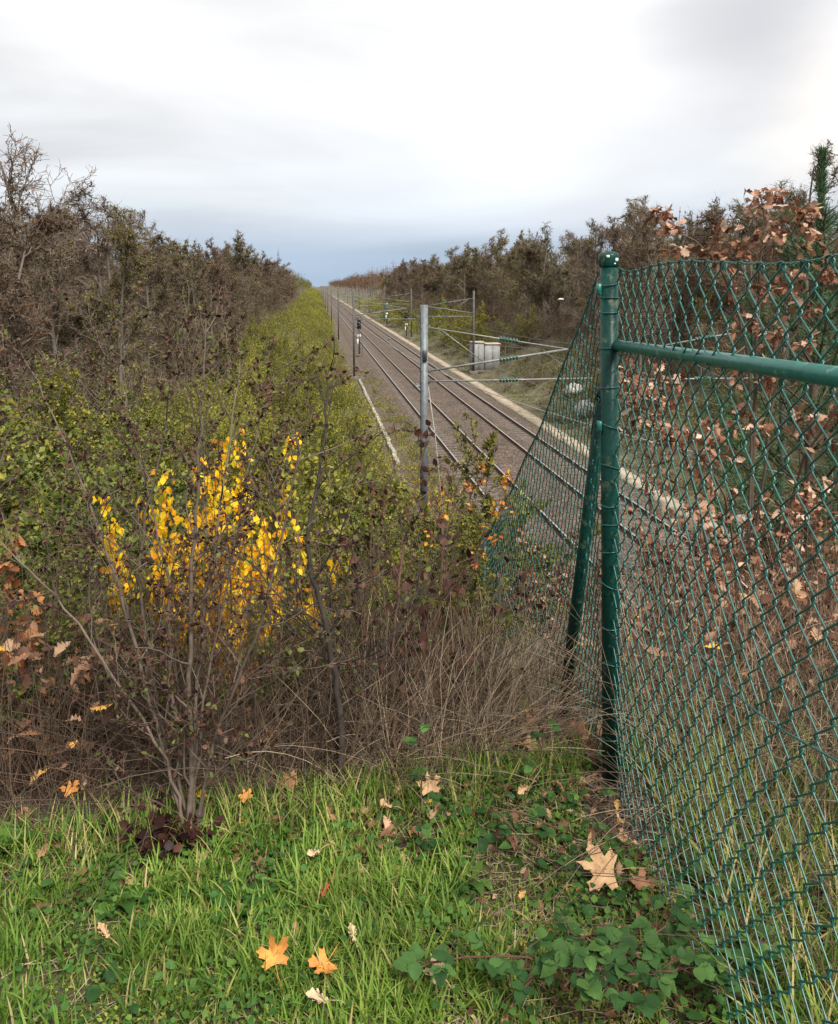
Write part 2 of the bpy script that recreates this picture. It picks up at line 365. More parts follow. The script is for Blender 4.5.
trough_m = noisemat('trough_concrete', [(.18, .16, .13), (.36, .33, .28)], 2.5, rough=.9, bump=.006)
cabinet_m = noisemat('cabinet_paint', [(.15, .155, .155), (.26, .265, .26)], 2, rough=.7)
cabinet_top = noisemat('cabinet_lid_rust', [(.20, .14, .11), (.40, .34, .30)], 2, rough=.8)
rock_m = noisemat('pale_stone', [(.20, .19, .17), (.42, .405, .375)], 5, rough=.9, bump=.03, bscale=8)

bark_grey = woodmat('grey_bark', (.04, .029, .023), (.17, .13, .10), 45)
bark_brown = woodmat('brown_bark', (.055, .038, .028), (.13, .095, .07), 30)
bark_dark = woodmat('dark_bark', (.018, .014, .012), (.05, .04, .034), 35)
twig_red = woodmat('reddish_twig', (.06, .030, .022), (.15, .085, .06), 40)
twig_tree = woodmat('tree_twigs', (.07, .05, .036), (.24, .185, .14), 2)
trunk_tree = woodmat('tree_bark', (.09, .076, .062), (.22, .185, .15), 3)
straw = woodmat('dry_straw', (.04, .027, .018), (.46, .355, .245), 8)
straw_dk = woodmat('dead_stem', (.025, .014, .010), (.21, .13, .085), 8)
# foliage
grass_m = leafmat('grass_blade', [(0, (.05, .11, .016)), (.4, (.12, .215, .03)), (.7, (.22, .32, .058)), (.88, (.27, .32, .07)), (.93, (.38, .34, .12)), (1, (.50, .40, .20))], trans=.4, nscale=3)
clover_m = leafmat('small_weeds', [(.03, .085, .018), (.065, .15, .03), (.12, .21, .04)], nscale=5)
moss_m = leafmat('moss_tufts', [(.10, .14, .02), (.20, .24, .035), (.27, .27, .06)], trans=.2, nscale=5)
bramble_m = leafmat('bramble_leaf', [(.018, .055, .014), (.035, .085, .022), (.075, .15, .035)], rough=.6, trans=.2, nscale=25)
weed_m = leafmat('weed_leaf', [(.035, .10, .02), (.07, .17, .035)], nscale=20)
purple_m = leafmat('purple_leaf', [(0, (.022, .010, .010)), (.4, (.06, .026, .020)), (.7, (.12, .055, .035)), (.82, (.06, .075, .02)), (1, (.12, .14, .03))], trans=.2, nscale=30)
olive_m = leafmat('olive_leaf', [(0, (.09, .045, .03)), (.3, (.08, .09, .025)), (.7, (.15, .18, .035)), (1, (.28, .26, .05))], nscale=8)
yellow_m = leafmat('golden_leaf', [(0, (.36, .36, .03)), (.2, (.85, .62, .03)), (.6, (.95, .60, .02)), (.86, (.92, .42, .02)), (1, (.50, .22, .03))], trans=.42, nscale=12)
orange_m = leafmat('orange_leaf', [(0, (.55, .06, .02)), (.25, (.75, .22, .03)), (.6, (.80, .36, .04)), (1, (.75, .50, .08))], trans=.4, nscale=30)
oak_m = leafmat('brown_oak_leaf', [(0, (.09, .035, .02)), (.35, (.23, .10, .055)), (.7, (.38, .205, .125)), (1, (.60, .42, .31))], trans=.22, nscale=22)
oak_orange_m = leafmat('rusty_oak_leaf', [(0, (.12, .04, .018)), (.5, (.34, .13, .05)), (1, (.56, .27, .12))], trans=.3, nscale=22)
litter_m = leafmat('litter_leaf', [(0, (.05, .025, .015)), (.4, (.15, .07, .04)), (.75, (.28, .15, .085)), (.93, (.42, .27, .17)), (1, (.70, .38, .04))], trans=.1, nscale=20)
shrubg_m = leafmat('yellow_green_leaf', [(0, (.075, .060, .025)), (.25, (.11, .115, .024)), (.55, (.20, .205, .032)), (.85, (.30, .275, .04)), (1, (.42, .33, .06))], objrnd=.35, nscale=1.5)
shrubd_m = leafmat('mid_green_leaf', [(0, (.045, .06, .018)), (.35, (.10, .13, .028)), (.7, (.19, .21, .04)), (1, (.36, .29, .06))], objrnd=.3, nscale=2)
treeleaf_m = leafmat('forest_leaf', [(0, (.05, .028, .018)), (.28, (.16, .085, .042)), (.45, (.09, .065, .032)), (.6, (.115, .12, .035)), (.82, (.22, .205, .04)), (1, (.38, .30, .05))], objrnd=.6, nscale=.6)
litter_olive = leafmat('dull_brush_leaf', [(0, (.07, .05, .03)), (.35, (.13, .10, .05)), (.7, (.14, .15, .045)), (1, (.22, .22, .06))], nscale=1)
treepink_m = leafmat('pinkish_tree_leaf', [(.30, .19, .16), (.45, .32, .28)], nscale=1)
needle_m = leafmat('pine_needle', [(.03, .085, .035), (.06, .14, .06), (.11, .20, .09)], trans=.15, nscale=4)

# ------------------------------------------------------------------ ground sheet
def axis(pts):
    o = []
    for a, b, s in pts: o += list(np.arange(a, b, s))
    return o
def geo_out(a, s, g, lim):
    o = [a]
    while abs(o[-1]) < lim: o.append(o[-1] + s); s *= g
    return o
Xs = np.array(sorted(set(np.round(list(reversed(geo_out(-24, -.8, 1.18, 1800))) + axis([(-24, -6, .5), (-6, -2.6, .16), (-2.6, 3.2, .05), (3.2, 6, .2), (6, 26, .5)]) + geo_out(26, .8, 1.18, 1800), 4))))
Ds = np.array(sorted(set(np.round(axis([(-12, -1, .8), (-1, .6, .2), (.6, 4.2, .05), (4.2, 16, .22), (16, 60, .8)]) + geo_out(60, 1, 1.06, 3200), 4))))
GX, GD = np.meshgrid(Xs, Ds)
wx = GX * RV.x + GD * DV.x; wy = GX * RV.y + GD * DV.y
wz = ground_z(wx, wy)
nx, ny = len(Xs), len(Ds)
idx = np.arange(nx * ny).reshape(ny, nx)
Q = np.stack([idx[:-1, :-1], idx[:-1, 1:], idx[1:, 1:], idx[1:, :-1]], -1).reshape(-1, 4)
gm, t, b = newmat('ground_soil')
geo = t.nodes.new('ShaderNodeNewGeometry'); za = t.nodes.new('ShaderNodeAttribute'); za.attribute_name = 'zone'
def tnoise(s, d=5):
    n = t.nodes.new('ShaderNodeTexNoise'); n.inputs['Scale'].default_value = s; n.inputs['Detail'].default_value = d; t.links.new(geo.outputs['Position'], n.inputs['Vector']); return n.outputs['Fac']
def tmix(f, a, b_):
    n = t.nodes.new('ShaderNodeMix'); n.data_type = 'RGBA'
    t.links.new(f, n.inputs[0]); t.links.new(a, n.inputs[6]); t.links.new(b_, n.inputs[7]); return n.outputs[2]
sepc = t.nodes.new('ShaderNodeSeparateColor'); t.links.new(za.outputs['Color'], sepc.inputs[0])
soil = ramp_node(t, [(.3, (.018, .012, .008)), (.5, (.05, .036, .023)), (.7, (.11, .08, .05))], tnoise(40, 8)).outputs[0]
mossc = ramp_node(t, [(.35, (.018, .02, .008)), (.55, (.06, .075, .014)), (.7, (.13, .14, .025))], tnoise(22, 8)).outputs[0]
litc = ramp_node(t, [(.3, (.03, .022, .016)), (.5, (.075, .055, .036)), (.7, (.14, .10, .065))], tnoise(6, 9)).outputs[0]
vergec = ramp_node(t, [(.3, (.04, .035, .018)), (.5, (.08, .075, .035)), (.7, (.16, .125, .07))], tnoise(2.2, 10)).outputs[0]
c1 = tmix(sepc.outputs[0], litc, mossc); c2 = tmix(sepc.outputs[1], c1, vergec); c3 = tmix(sepc.outputs[2], c2, soil)
t.links.new(c3, b.inputs['Base Color']); b.inputs['Roughness'].default_value = .95
bp = t.nodes.new('ShaderNodeBump'); bp.inputs['Distance'].default_value = .02; t.links.new(tnoise(70, 6), bp.inputs['Height']); t.links.new(bp.outputs[0], b.inputs['Normal'])
ground = npmesh('ground', np.stack([wx, wy, wz], -1).reshape(-1, 3), [Q], gm, smooth=True)
zone = np.zeros((ny, nx, 4), np.float32); zone[..., 3] = 1
mossy = sstep(2.6, 2.4, wy) * sstep(-.6, .4, vn(wx, wy, 2.2)); zone[..., 0] = mossy
zone[..., 1] = sstep(13.4, 14.2, GX) * sstep(24, 19, GX) * sstep(12, 18, GD) + sstep(3, 1, GX) * sstep(-6, -4, GX) * sstep(14, 20, GD) * .7
nf = np.exp(-((wx - .55) ** 2 / .10 + (wy - 2.0) ** 2 / .2)) + np.exp(-((wx + .7) ** 2 / .08 + (wy - 2.1) ** 2 / .04))
zone[..., 2] = np.clip(nf + sstep(2.6, 2.2, wy) * .35, 0, 1)
ca = ground.data.color_attributes.new('zone', 'FLOAT_COLOR', 'POINT'); ca.data.foreach_set('color', zone.ravel())
tag(ground, kind='structure')

# ------------------------------------------------------------------ the railway
D0, D1 = 9.0, 1100.0
bm_, t, b = newmat('ballast')
geo = t.nodes.new('ShaderNodeNewGeometry')
vo = t.nodes.new('ShaderNodeTexVoronoi'); vo.inputs['Scale'].default_value = 13; t.links.new(geo.outputs['Position'], vo.inputs['Vector'])
sc_ = t.nodes.new('ShaderNodeSeparateColor'); t.links.new(vo.outputs['Color'], sc_.inputs[0])
r1 = ramp_node(t, [(0, (.024, .016, .012)), (.5, (.062, .042, .029)), (1, (.15, .107, .078))], sc_.outputs[0])
nn = t.nodes.new('ShaderNodeTexNoise'); nn.inputs['Scale'].default_value = .6; nn.inputs['Detail'].default_value = 5; t.links.new(geo.outputs['Position'], nn.inputs['Vector'])
mr = t.nodes.new('ShaderNodeMapRange'); t.links.new(nn.outputs['Fac'], mr.inputs[0]); mr.inputs[1].default_value = .3; mr.inputs[2].default_value = .7; mr.inputs[3].default_value = .8; mr.inputs[4].default_value = 1.2
vm = t.nodes.new('ShaderNodeVectorMath'); vm.operation = 'SCALE'; t.links.new(r1.outputs[0], vm.inputs[0]); t.links.new(mr.outputs[0], vm.inputs['Scale'])
t.links.new(vm.outputs[0], b.inputs['Base Color']); b.inputs['Roughness'].default_value = .95
bp = t.nodes.new('ShaderNodeBump'); bp.inputs['Distance'].default_value = .05; bp.inputs['Strength'].default_value = .8; t.links.new(vo.outputs['Distance'], bp.inputs['Height']); t.links.new(bp.outputs[0], b.inputs['Normal'])
def strip(name, prof, mat, d0, d1, step=4.0, wob=0.0, seed=0):
    """surface swept along the line: prof = [(X, z)]"""
    rs = np.random.RandomState(seed)
    d = np.concatenate([np.arange(d0, min(d1, 120), step), np.geomspace(max(d0, 120), d1, 60)[1:] if d1 > 120 else [d1]])
    V = []
    for dd in d:
        for i, (X, z) in enumerate(prof):
            e = rs.normal(0, wob) if i in (0, len(prof) - 1) else 0
            V.append(tk(X + e, dd, z))
    n = len(prof); ii = np.arange(len(d) * n).reshape(len(d), n)
    Qs = np.stack([ii[:-1, :-1], ii[:-1, 1:], ii[1:, 1:], ii[1:, :-1]], -1).reshape(-1, 4)
    return npmesh(name, [tuple(v) for v in V], [Qs], mat, smooth=False)
bedz = BED + .14
tag(strip('ballast_bed', [(3.95, BED - .2), (4.6, BED + .03), (5.3, bedz), (8.3, bedz + .02), (8.9, bedz - .07), (9.5, bedz + .02), (12.2, bedz), (12.7, BED - .2)], bm_, D0, D1, 1.2, .10, 3), kind='structure')
tag(strip('concrete_path', [(12.75, BED - .2), (12.75, BED + .10), (13.55, BED + .10), (13.55, BED - .2)], concrete_pale, 12, 600, 1.5, .015, 4), kind='structure')
def rail_profile():
    return [(-.07, 0), (.07, 0), (.07, .012), (.012, .035), (.012, .12), (.036, .13), (.036, .165), (.028, .172), (-.028, .172), (-.036, .165), (-.036, .13), (-.012, .12), (-.012, .035), (-.07, .012)]
RZ = bedz + .005
GROUP_T = None
for ti, (Xc, lab) in enumerate([(7.05, 'rusty railway track on brown ballast, the one beside the galvanised mast'), (10.72, 'railway track on brown ballast next to the pale concrete path')]):
    tr = empty('railway_track', tk(Xc, 0, 0), AY, lab, 'railway track', 'parallel railway tracks')
    for sx in (-.752, .752):
        pr = rail_profile(); n = len(pr); V = []
        dd = [D0, 20, 40, 80, 160, 320, 640, D1]
        for d in dd: V += [(sx + px, d, RZ + pz) for px, pz in pr]
        q = [[k * n + i, k * n + (i + 1) % n, (k + 1) * n + (i + 1) % n, (k + 1) * n + i] for k in range(len(dd) - 1) for i in range(n)]
        top = [f for j, f in enumerate(q) if (j % n) in (7,)]
        side = [f for j, f in enumerate(q) if (j % n) not in (7,)]
        mb = MB(); mb.add(V, [side], m=0); mb.n = 0
        ob = npmesh('rail', V, [side, top], [rail_side, rail_top], tr, False, None, [0, 1])
    s0 = MB().box((0, 0, 0), (2.45, .26, .16), bev=.03).build('sleeper', sleeper_m, tr)
    ds = [D0 + 1 + .6 * k for k in range(600)]
    s0.location = (0, ds[10], RZ - .074)
    for k in range(11, 110):
        c = s0.copy(); COL.objects.link(c); c.parent = tr; c.location = (0, ds[k], RZ - .074)
    mb = MB()
    for k in list(range(0, 10)) + list(range(110, 600)): mb.box((0, ds[k], RZ - .074), (2.45, .26, .16), bev=.03)
    o = mb.build('sleeper', sleeper_m, tr); o['kind'] = 'stuff'; o['label'] = 'remaining sleepers farther along the track'
# cable trough on the left of the line (pale slabs)
mb = MB(); r_ = random.Random(4)
for k in range(32):
    d = 36.5 + k * 1.02
    mb.box(tk(3.72 + r_.uniform(-.03, .03), d, gz(*tk(3.72, d).xy) + .06 + r_.uniform(-.03, .03)), (.20, .97, .22), AY + r_.uniform(-.05, .05), bev=.02)
tag(mb.build('cable_trough', trough_m), 'pale slabs of a concrete cable trough running along the left edge of the ballast', 'cable trough')

# masts with brackets over the tracks
def insulator(p0, p1, parent):
    mb = MB(); p0 = Vector(p0); p1 = Vector(p1); n = 6
    pts = []; rad = []
    for i in range(n):
        for f, r in ((0, .022), (.12, .085), (.55, .07), (.62, .022)):
            pts.append(p0.lerp(p1, (i + f) / n)); rad.append(r)
    mb.tube(pts, rad, 10); return mb.build('insulator', glass_green, parent, True)
def hbeam(mb, h, wd, m=0):
    tt = .035
    mb.box((0, -wd / 2 + tt / 2, h / 2), (wd, tt, h)); mb.box((0, wd / 2 - tt / 2, h / 2), (wd, tt, h)); mb.box((0, 0, h / 2), (tt, wd - 2 * tt - .004, h - .01))
def make_mast(h, side, mat, wd=.22, lab='', detail=True):
    # local x points across the line; side=+1 brackets reach to +x
    root = empty('catenary_mast', (0, 0, 0), AY, lab, 'catenary mast')
    mb = MB(); hbeam(mb, h, wd); mb.build('pole', mat, root)
    fb = MB(); fb.box((0, 0, .12), (.7, .7, .5), bev=.04); fb.build('footing', sleeper_m, root)
    zt, zb, zc = h - .70, h - 2.02, h - 2.35
    L = 4.55
    e = side * L
    def tb(name, a, b_, r, mt=tube_grey): return MB().tube([a, b_], r, 8).build(name, mt, root, True)
    jx, jz = side * (wd / 2 + .08), 0
    end = (e, 0, h - 1.40)
    tb('top_tube', (jx, 0, zt), end, .022); tb('bracket_tube', (jx, 0, zb), (e * 1.0, 0, h - 1.40), .034)
    tb('registration_arm', (jx, 0, zc), (side * (L + .8), 0, zc + .02), .028)
    tb('stay_tube', (side * .5, 0, zt - .05), (side * 1.9, 0, zb + .22), .016)
    if detail:
        for z0, z1 in ((zt, h - 1.40), (zb, h - 1.40), (zc, zc + .02)):
            a = Vector((jx, 0, z0)).lerp(Vector((e, 0, z1)), .50); b_ = Vector((jx, 0, z0)).lerp(Vector((e, 0, z1)), .64)
            insulator(a, b_, root)
    c = MB()
    for z in (zt, zb, zc): c.box((side * (wd / 2 + .03), 0, z), (.12, .16, .12), bev=.01); c.box((-side * (wd / 2 + .01), 0, z), (.03, .3, .05))
    c.build('clamp', galv_dark, root)
    return root
railz = RZ + .172
MH = 7.65
LM = [24.2, 69, 115, 163, 210, 258, 306, 355, 405, 455]
labels_left = {0: 'tall galvanised H section catenary mast standing closest, with three insulated brackets',
               1: 'dark catenary mast beside the black signal at the end of the cable trough'}
m0 = make_mast(MH, 1, galv, .21, labels_left[0])
m0.location = tk(3.3, LM[0], gz(*tk(3.3, LM[0]).xy) - .05)
m0.scale = (1, 1, 1)
sgn = MB().box((0, -.14, MH - 1.9 + .35), (.13, .02, .34), bev=.004).build('number_plate', black_metal, m0)
MB().tube([(.13, 0, MH - 2.5), (.30, -.35, MH - 4.0), (.55, -1.1, 0.1)], .014, 6).build('stay_cable', pale_wire, m0, True)
m1 = make_mast(MH, 1, galv_dark, .17, labels_left[1], True); m1.location = tk(3.3, LM[1], gz(*tk(3.3, LM[1]).xy) - .05)
far_lab = 'dark catenary mast among the distant row standing left of the tracks'
ORD = ['third', 'fourth', 'fifth', 'sixth', 'seventh', 'eighth', 'ninth', 'tenth']
for i, d in enumerate(LM[2:]):
    o = copy_tree(m1); o.location = tk(3.3, d, gz(*tk(3.3, d).xy) - .05); o['label'] = f'dark catenary mast left of the tracks, {ORD[i]} counting from the tall galvanised one'; o['group'] = 'distant catenary masts left of the tracks'
RM = [23.0, 72, 120, 168, 215, 262, 310, 360]
mr0 = make_mast(MH + .1, -1, galv_dark, .17, 'thin dark catenary mast standing beside the grey relay cabinet', True)
for i, d in enumerate(RM):
    o = mr0 if i == 1 else copy_tree(mr0)
    X = 14.4; o.location = tk(X, d, gz(*tk(X, d).xy) - .05)
    if i == 0: o['label'] = 'grey catenary mast seen through the chain link behind the brown oak leaves'
    if i > 1: o['label'] = f'dark catenary mast right of the tracks, {["first", "second", "third", "fourth", "fifth", "sixth"][i - 2]} one beyond the relay cabinet'; o['group'] = 'distant catenary masts right of the tracks'
# overhead wires
def span_wire(X, zs, z_end, dpts, rad, sag, name, mat, label, par=None, n=10):
    mb = MB(); pts = []
    for a, b_ in zip(dpts[:-1], dpts[1:]):
        for k in range(n):
            tt = k / n; pts.append(tk(X, a + (b_ - a) * tt, zs - 4 * sag * tt * (1 - tt)))
    pts.append(tk(X, dpts[-1], zs)); mb.tube(pts, rad, 5); o = mb.build(name, mat, par, True)
    if label: tag(o, label, 'overhead wire')
    return o
base0 = gz(*tk(3.3, 24.2).xy) - .05
for X, who in ((7.05, 'left'), (10.72, 'right')):
    cw = empty('overhead_line', (0, 0, 0), 0, f'thin overhead wires strung between the masts above the {"track beside the galvanised mast" if who=="left" else "track beside the concrete path"}', 'overhead wire', 'overhead wires')
    dl = [6] + (LM if who == 'left' else RM)
    zc = base0 + MH - 2.35 - .25; zm = base0 + MH - 1.40
    span_wire(X, zc, zc, dl, .010, .05, 'contact_wire', bronze_wire, None, cw, 2)
    span_wire(X, zm, zm, dl, .009, .75, 'messenger_wire', bronze_wire, None, cw, 12)
    for a, b_ in zip(dl[:5], dl[1:6]):
        for k in range(1, 9):
            tt = k / 9; MB().tube([tk(X, a + (b_ - a) * tt, zc), tk(X, a + (b_ - a) * tt, zm - 3 * tt * (1 - tt))], .005, 4).build('dropper', bronze_wire, cw, True)
# a slack pale cable that crosses in front of the tracks
pts = [Vector(tk(3.5, 69, base0 + 5.2)).lerp(tk(11.5, 6, base0 + 5.0), k / 16) + Vector((0, 0, -4 * 1.7 * (k / 16) * (1 - k / 16))) for k in range(17)]
tag(MB().tube(pts, .017, 6).build('slack_cable', pale_wire, None, True), 'pale slack cable hanging diagonally over the rails', 'cable')

# signals
def signal(X, d, h, label, flip=False):
    root = empty('railway_signal', tk(X, d, gz(*tk(X, d).xy) - .02 if X > 13 else BED + .05), AY, label, 'railway signal')
    MB().tube([(0, 0, 0), (0, 0, h - 1.2)], .07, 10).build('post', black_metal, root, True)
    MB().box((0, 0, .15), (.5, .5, .3), bev=.03).build('footing', sleeper_m, root)
    s = 1 if flip else -1
    hd = MB().box((0, 0, h - .65), (.46, .10, 1.35), bev=.08).build('head', galv if flip else black_metal, root)
    hb = MB()
    for z in (h - .3, h - .62, h - .95): hb.tube([(0, s * .05, z), (0, s * .22, z - .02)], [.10, .12], 12)
    hb.build('lamp_hood', black_metal, hd, True)
    MB().box((0, s * -.02, h - 2.1), (.34, .10, .30), bev=.01).build('white_box', white_paint, root)
    MB().box((-.12, s * -.03, h - 2.75), (.22, .05, .60), bev=.01).build('number_plate', white_paint, root)
    lad = MB()
    for sx in (.14, .36): lad.tube([(sx, .15, .1), (sx, .15, h - 1.2)], .014, 5)
    for k in range(10): lad.tube([(.14, .15, .35 + k * .3), (.36, .15, .35 + k * .3)], .010, 5)
    lad.build('ladder', galv_dark, root, True)
    return root
signal(4.95, 91, 4.5, 'black railway signal with a white plate beside the dark mast left of the tracks')
signal(13.9, 122, 4.3, 'black railway signal on a post with white plates right of the tracks')
signal(14.1, 158, 4.7, 'grey backed railway signal farther off right of the tracks', True)

# relay cabinet
c = empty('relay_cabinet', tk(15.7, 73, gz(*tk(15.7, 73).xy) - .1), AY, 'grey twin trackside relay cabinet with streaked doors beside the concrete path', 'cabinet')
MB().box((0, 0, .1), (3.0, 1.5, .3), bev=.03).build('plinth', sleeper_m, c)
for i, (x, wdt, hh) in enumerate([(-.8, 1.15, 2.5), (.55, 1.45, 2.35)]):
    bd = MB().box((x, 0, .25 + hh / 2), (wdt, 1.2, hh), bev=.02).build('housing', cabinet_m, c)
    MB().box((x, 0, .25 + hh + .06), (wdt + .16, 1.36, .14), bev=.04).build('lid', cabinet_top, bd)
    for s in (-1, 1):
        MB().box((x + s * wdt / 4, -.615, .25 + hh / 2), (wdt / 2 - .06, .03, hh - .2), bev=.006).build('door', cabinet_m, bd)
    h_ = MB().box((x + .05, -.645, .25 + hh / 2), (.03, .03, .18)); h_.build('handle', black_metal, bd)
# small trackside boxes in the four-foot
for X, d, l in ((7.9, 62, 'small grey box fixed between the rails of the track beside the galvanised mast'), (11.3, 84, 'small grey box between the rails of the track beside the path, the closer one'), (10.9, 118, 'small grey box between the rails of the track beside the path, the farther one')):
    mb = MB().box((0, 0, .14), (.35, .5, .26), bev=.04); mb.box((0, .05, .30), (.2, .25, .08), bev=.02); mb.tube([(.16, 0, .1), (.3, -.1, .2), (.42, -.1, 0)], .025, 6)
    o = mb.build('track_magnet', galv, None, False, tk(X, d, bedz)); o.rotation_euler = (0, 0, AY); tag(o, l, 'trackside box')
# white stones beyond the fence
def rock(name, loc, s, label, seed):
    rs = np.random.RandomState(seed); u = np.linspace(0, np.pi, 14); v = np.linspace(0, 2 * np.pi, 20, endpoint=False)
    V = []; 
    for a in u:
        for b_ in v:
            d = np.array([math.sin(a) * math.cos(b_), math.sin(a) * math.sin(b_), math.cos(a)])
            k = 1
            for q in range(9):
                n_ = np.random.RandomState(seed * 20 + q).normal(0, 1, 3); n_ /= np.linalg.norm(n_); k = min(k, (.72 + .2 * ((q * 37) % 5) / 5) / max(.05, d @ n_))
            V.append(d * k * np.array(s) * (1 + .10 * math.sin(d[0] * 9 + seed) * math.sin(d[1] * 8) + .06 * math.sin(d[2] * 17 + d[0] * 13)))
    n = len(v); q = [[i * n + j, i * n + (j + 1) % n, (i + 1) * n + (j + 1) % n, (i + 1) * n + j] for i in range(len(u) - 1) for j in range(n)]
    o = npmesh(name, V, [q], rock_m, None, False, None, None, loc); o.rotation_euler = (0, 0, seed * .7); tag(o, label, 'boulder', 'white boulders by the concrete path'); return o
for i, (X, d, s, l) in enumerate([(17.3, 52, (1.0, .7, .55), 'white boulder resting on the verge just left of the fence mesh edge'),
                                   (16.2, 46, (.9, .7, .6), 'white boulder seen through the fence mesh beside the concrete path'),
                                   (15.6, 40.5, (.7, .8, .5), 'lower white boulder seen through the fence mesh beside the path'),
                                   (14.3, 24.5, (.9, .6, .45), 'flat whitish boulder on the path edge behind the right fence panel'),
                                   (14.9, 22.0, (.7, .5, .4), 'small pale boulder at the path end behind the right fence panel')]):
    rock('boulder', tk(X, d, gz(*tk(X, d).xy) + s[2] * .35), s, l, i + 2)
# white lamp among the brush and far lattice tower
lp = empty('lamp_post', tk(22, 70, gz(*tk(22, 70).xy)), 0, 'thin post with a small white lamp head in front of the brown woods', 'lamp')
MB().tube([(0, 0, 0), (0, 0, 3.3)], .035, 8).build('post', galv_dark, lp, True)
MB().lathe((0, 0, 3.25), [(.05, 0), (.26, .04), (.29, .09), (.20, .16), (.05, .19)], 16).build('lamp_head', white_paint, lp, True)
lt = empty('lattice_tower', tk(-23, 520, -1.5), AY, 'faint lattice tower rising beyond the trees on the horizon', 'tower')
mb = MB(); H = 24
for sx in (-1, 1):
    for sy in (-1, 1): mb.tube([(sx * 1.4, sy * 1.4, 0), (sx * .35, sy * .35, H)], .12, 4)
for k in range(9):
    w0 = 1.4 - 1.05 * k / 9; w1 = 1.4 - 1.05 * (k + 1) / 9; z0, z1 = H * k / 9, H * (k + 1) / 9
    for s in (-1, 1): mb.tube([(-w0, s * w0, z0), (w1, s * w1, z1)], .07, 4); mb.tube([(w0, s * w0, z0), (-w1, s * w1, z1)], .07, 4); mb.tube([(s * w0, -w0, z0), (s * w1, w1, z1)], .07, 4)
mb.build('lattice', galv, lt); MB().tube([(0, 0, H), (0, 0, H + 4)], .09, 5).build('antenna', galv, lt)

# ------------------------------------------------------------------ woods
def tree_proto(seed, h, name, label, cat='tree', leafm=treeleaf_m, nleaf=6, slim=1.0, lsize=.11, twr=.011, dens=1.0, leafT=None, trunk_r=None, nospray=False):
    rng = random.Random(seed); rs = np.random.RandomState(seed)
    P = [dict(seg=9, wob=.07, up=.05, n=int(13 * dens), ang=.85, lr=.42 * slim, rr=.55, start=.10, taper=.25, shape=.5),
         dict(seg=6, wob=.20, up=.07, n=9, ang=.8, lr=.56, rr=.55, start=.12, taper=.3, shape=.3),
         dict(seg=4, wob=.26, up=.07, n=6, ang=.85, lr=.62, rr=.6, start=.05, taper=.4, shape=.2, leaf=nleaf // 2),
         dict(seg=3, wob=.28, up=.05, n=4, ang=.8, lr=.62, rr=.7, start=.05, taper=.5, shape=.1, leaf=nleaf, ldown=-.2),
         dict(seg=2, wob=.15, up=.02, n=0, ang=.6, lr=.5, rr=.7, start=.1, taper=.6, leaf=0)]
    polys = {}; lf = []
    r = trunk_r or h * .011
    grow(rng, Vector((0, 0, -.3)), Vector((rng.uniform(-.1, .1), rng.uniform(-.1, .1), 1)).normalized(), h * .93, r, 0, P, polys, lf)
    root = empty(name, (0, 0, 0), 0, label, cat)
    mb = MB(); tubes(mb, polys[0], 8); tubes(mb, polys[1], 5); mb.build('trunk', trunk_tree, root, True)
    mb = MB()
    for lv in (2, 3, 4):
        L = [(p, [max(q, twr * (1.5, 1.0, .7)[lv - 2]) for q in rr]) for p, rr in polys.get(lv, [])]
        tubes(mb, L, 3, m=0)
    if lf:
        pos = [a for a, _ in lf]; dr = [b_ for _, b_ in lf]
        leaves(mb, pos, dr, rs.uniform(.6, 1.3, len(lf)) * lsize, leafT or T_dia(.34), rs, m=1)
    ends = []
    for lv in (1, 2, 3, 4):
        for p, _ in polys.get(lv, []):
            for _k in range({1: 4, 2: 3, 3: 2, 4: 1}[lv] * (0 if nospray else 1)):
                i = rng.randrange(len(p) - 1); ends.append((p[i].lerp(p[i + 1], rng.random()), (p[i + 1] - p[i]).normalized()))
    if ends: leaves(mb, [a for a, _ in ends], [b_ + Vector((0, 0, .35)) for _, b_ in ends], rs.uniform(.12, .42, len(ends)), T_dia(.013, .0), rs, jit=1.0, m=0)
    mb.build('crown', [twig_tree, leafm], root, False)
    return root
protos = [tree_proto(11, 8.2, 'bare_tree', 'x', nleaf=9, lsize=.095), tree_proto(12, 8.6, 'bare_tree', 'x', nleaf=8, slim=.85, lsize=.09), tree_proto(13, 7.6, 'bare_tree', 'x', nleaf=14, slim=1.1, lsize=.10),
          tree_proto(14, 9.0, 'bare_tree', 'x', nleaf=3, slim=.8, lsize=.08), tree_proto(15, 8.0, 'bare_tree', 'x', nleaf=10, slim=1.0, lsize=.095), tree_proto(16, 7.2, 'bare_tree', 'x', nleaf=16, slim=1.05, lsize=.10)]
used = {}
rng = random.Random(77)
def scatter(rows, d0, d1, sp, side, grp, lab, hs):
    out = []
    for X0, jx in rows:
        d = d0 + rng.uniform(0, sp)
        while d < d1:
            X = X0 + rng.uniform(-jx, jx)
            p = tk(X, d); ok = True
            z = gz(p.x, p.y)
            pr = protos[rng.randrange(len(protos))]
            sc = hs(d, X) * rng.uniform(.86, 1.14)
            o = place(pr, used, (p.x, p.y, z), rng.uniform(0, 6.28), sc * rng.uniform(.95, 1.2), lab, grp, sc)
            out.append(o); d += sp * rng.uniform(.7, 1.3) * (1 + d / 120)
    return out
scatter([(-6.6, .8), (-9.6, 1.2), (-13.5, 1.8), (-18.5, 2)], 17, 230, 3.4, -1, 'brown trees of the wood left of the line', 'brown nearly leafless tree in the wood left of the railway cutting', lambda d, X: .86 + .006 * max(0, -X - 8) + .08 * min(1, d / 90))
scatter([(23.0, 1.0), (26.5, 1.4), (31, 2), (37, 2.5)], 30, 260, 3.9, 1, 'brown trees of the wood right of the line', 'brown nearly leafless tree in the wood right of the railway line', lambda d, X: 1.15)
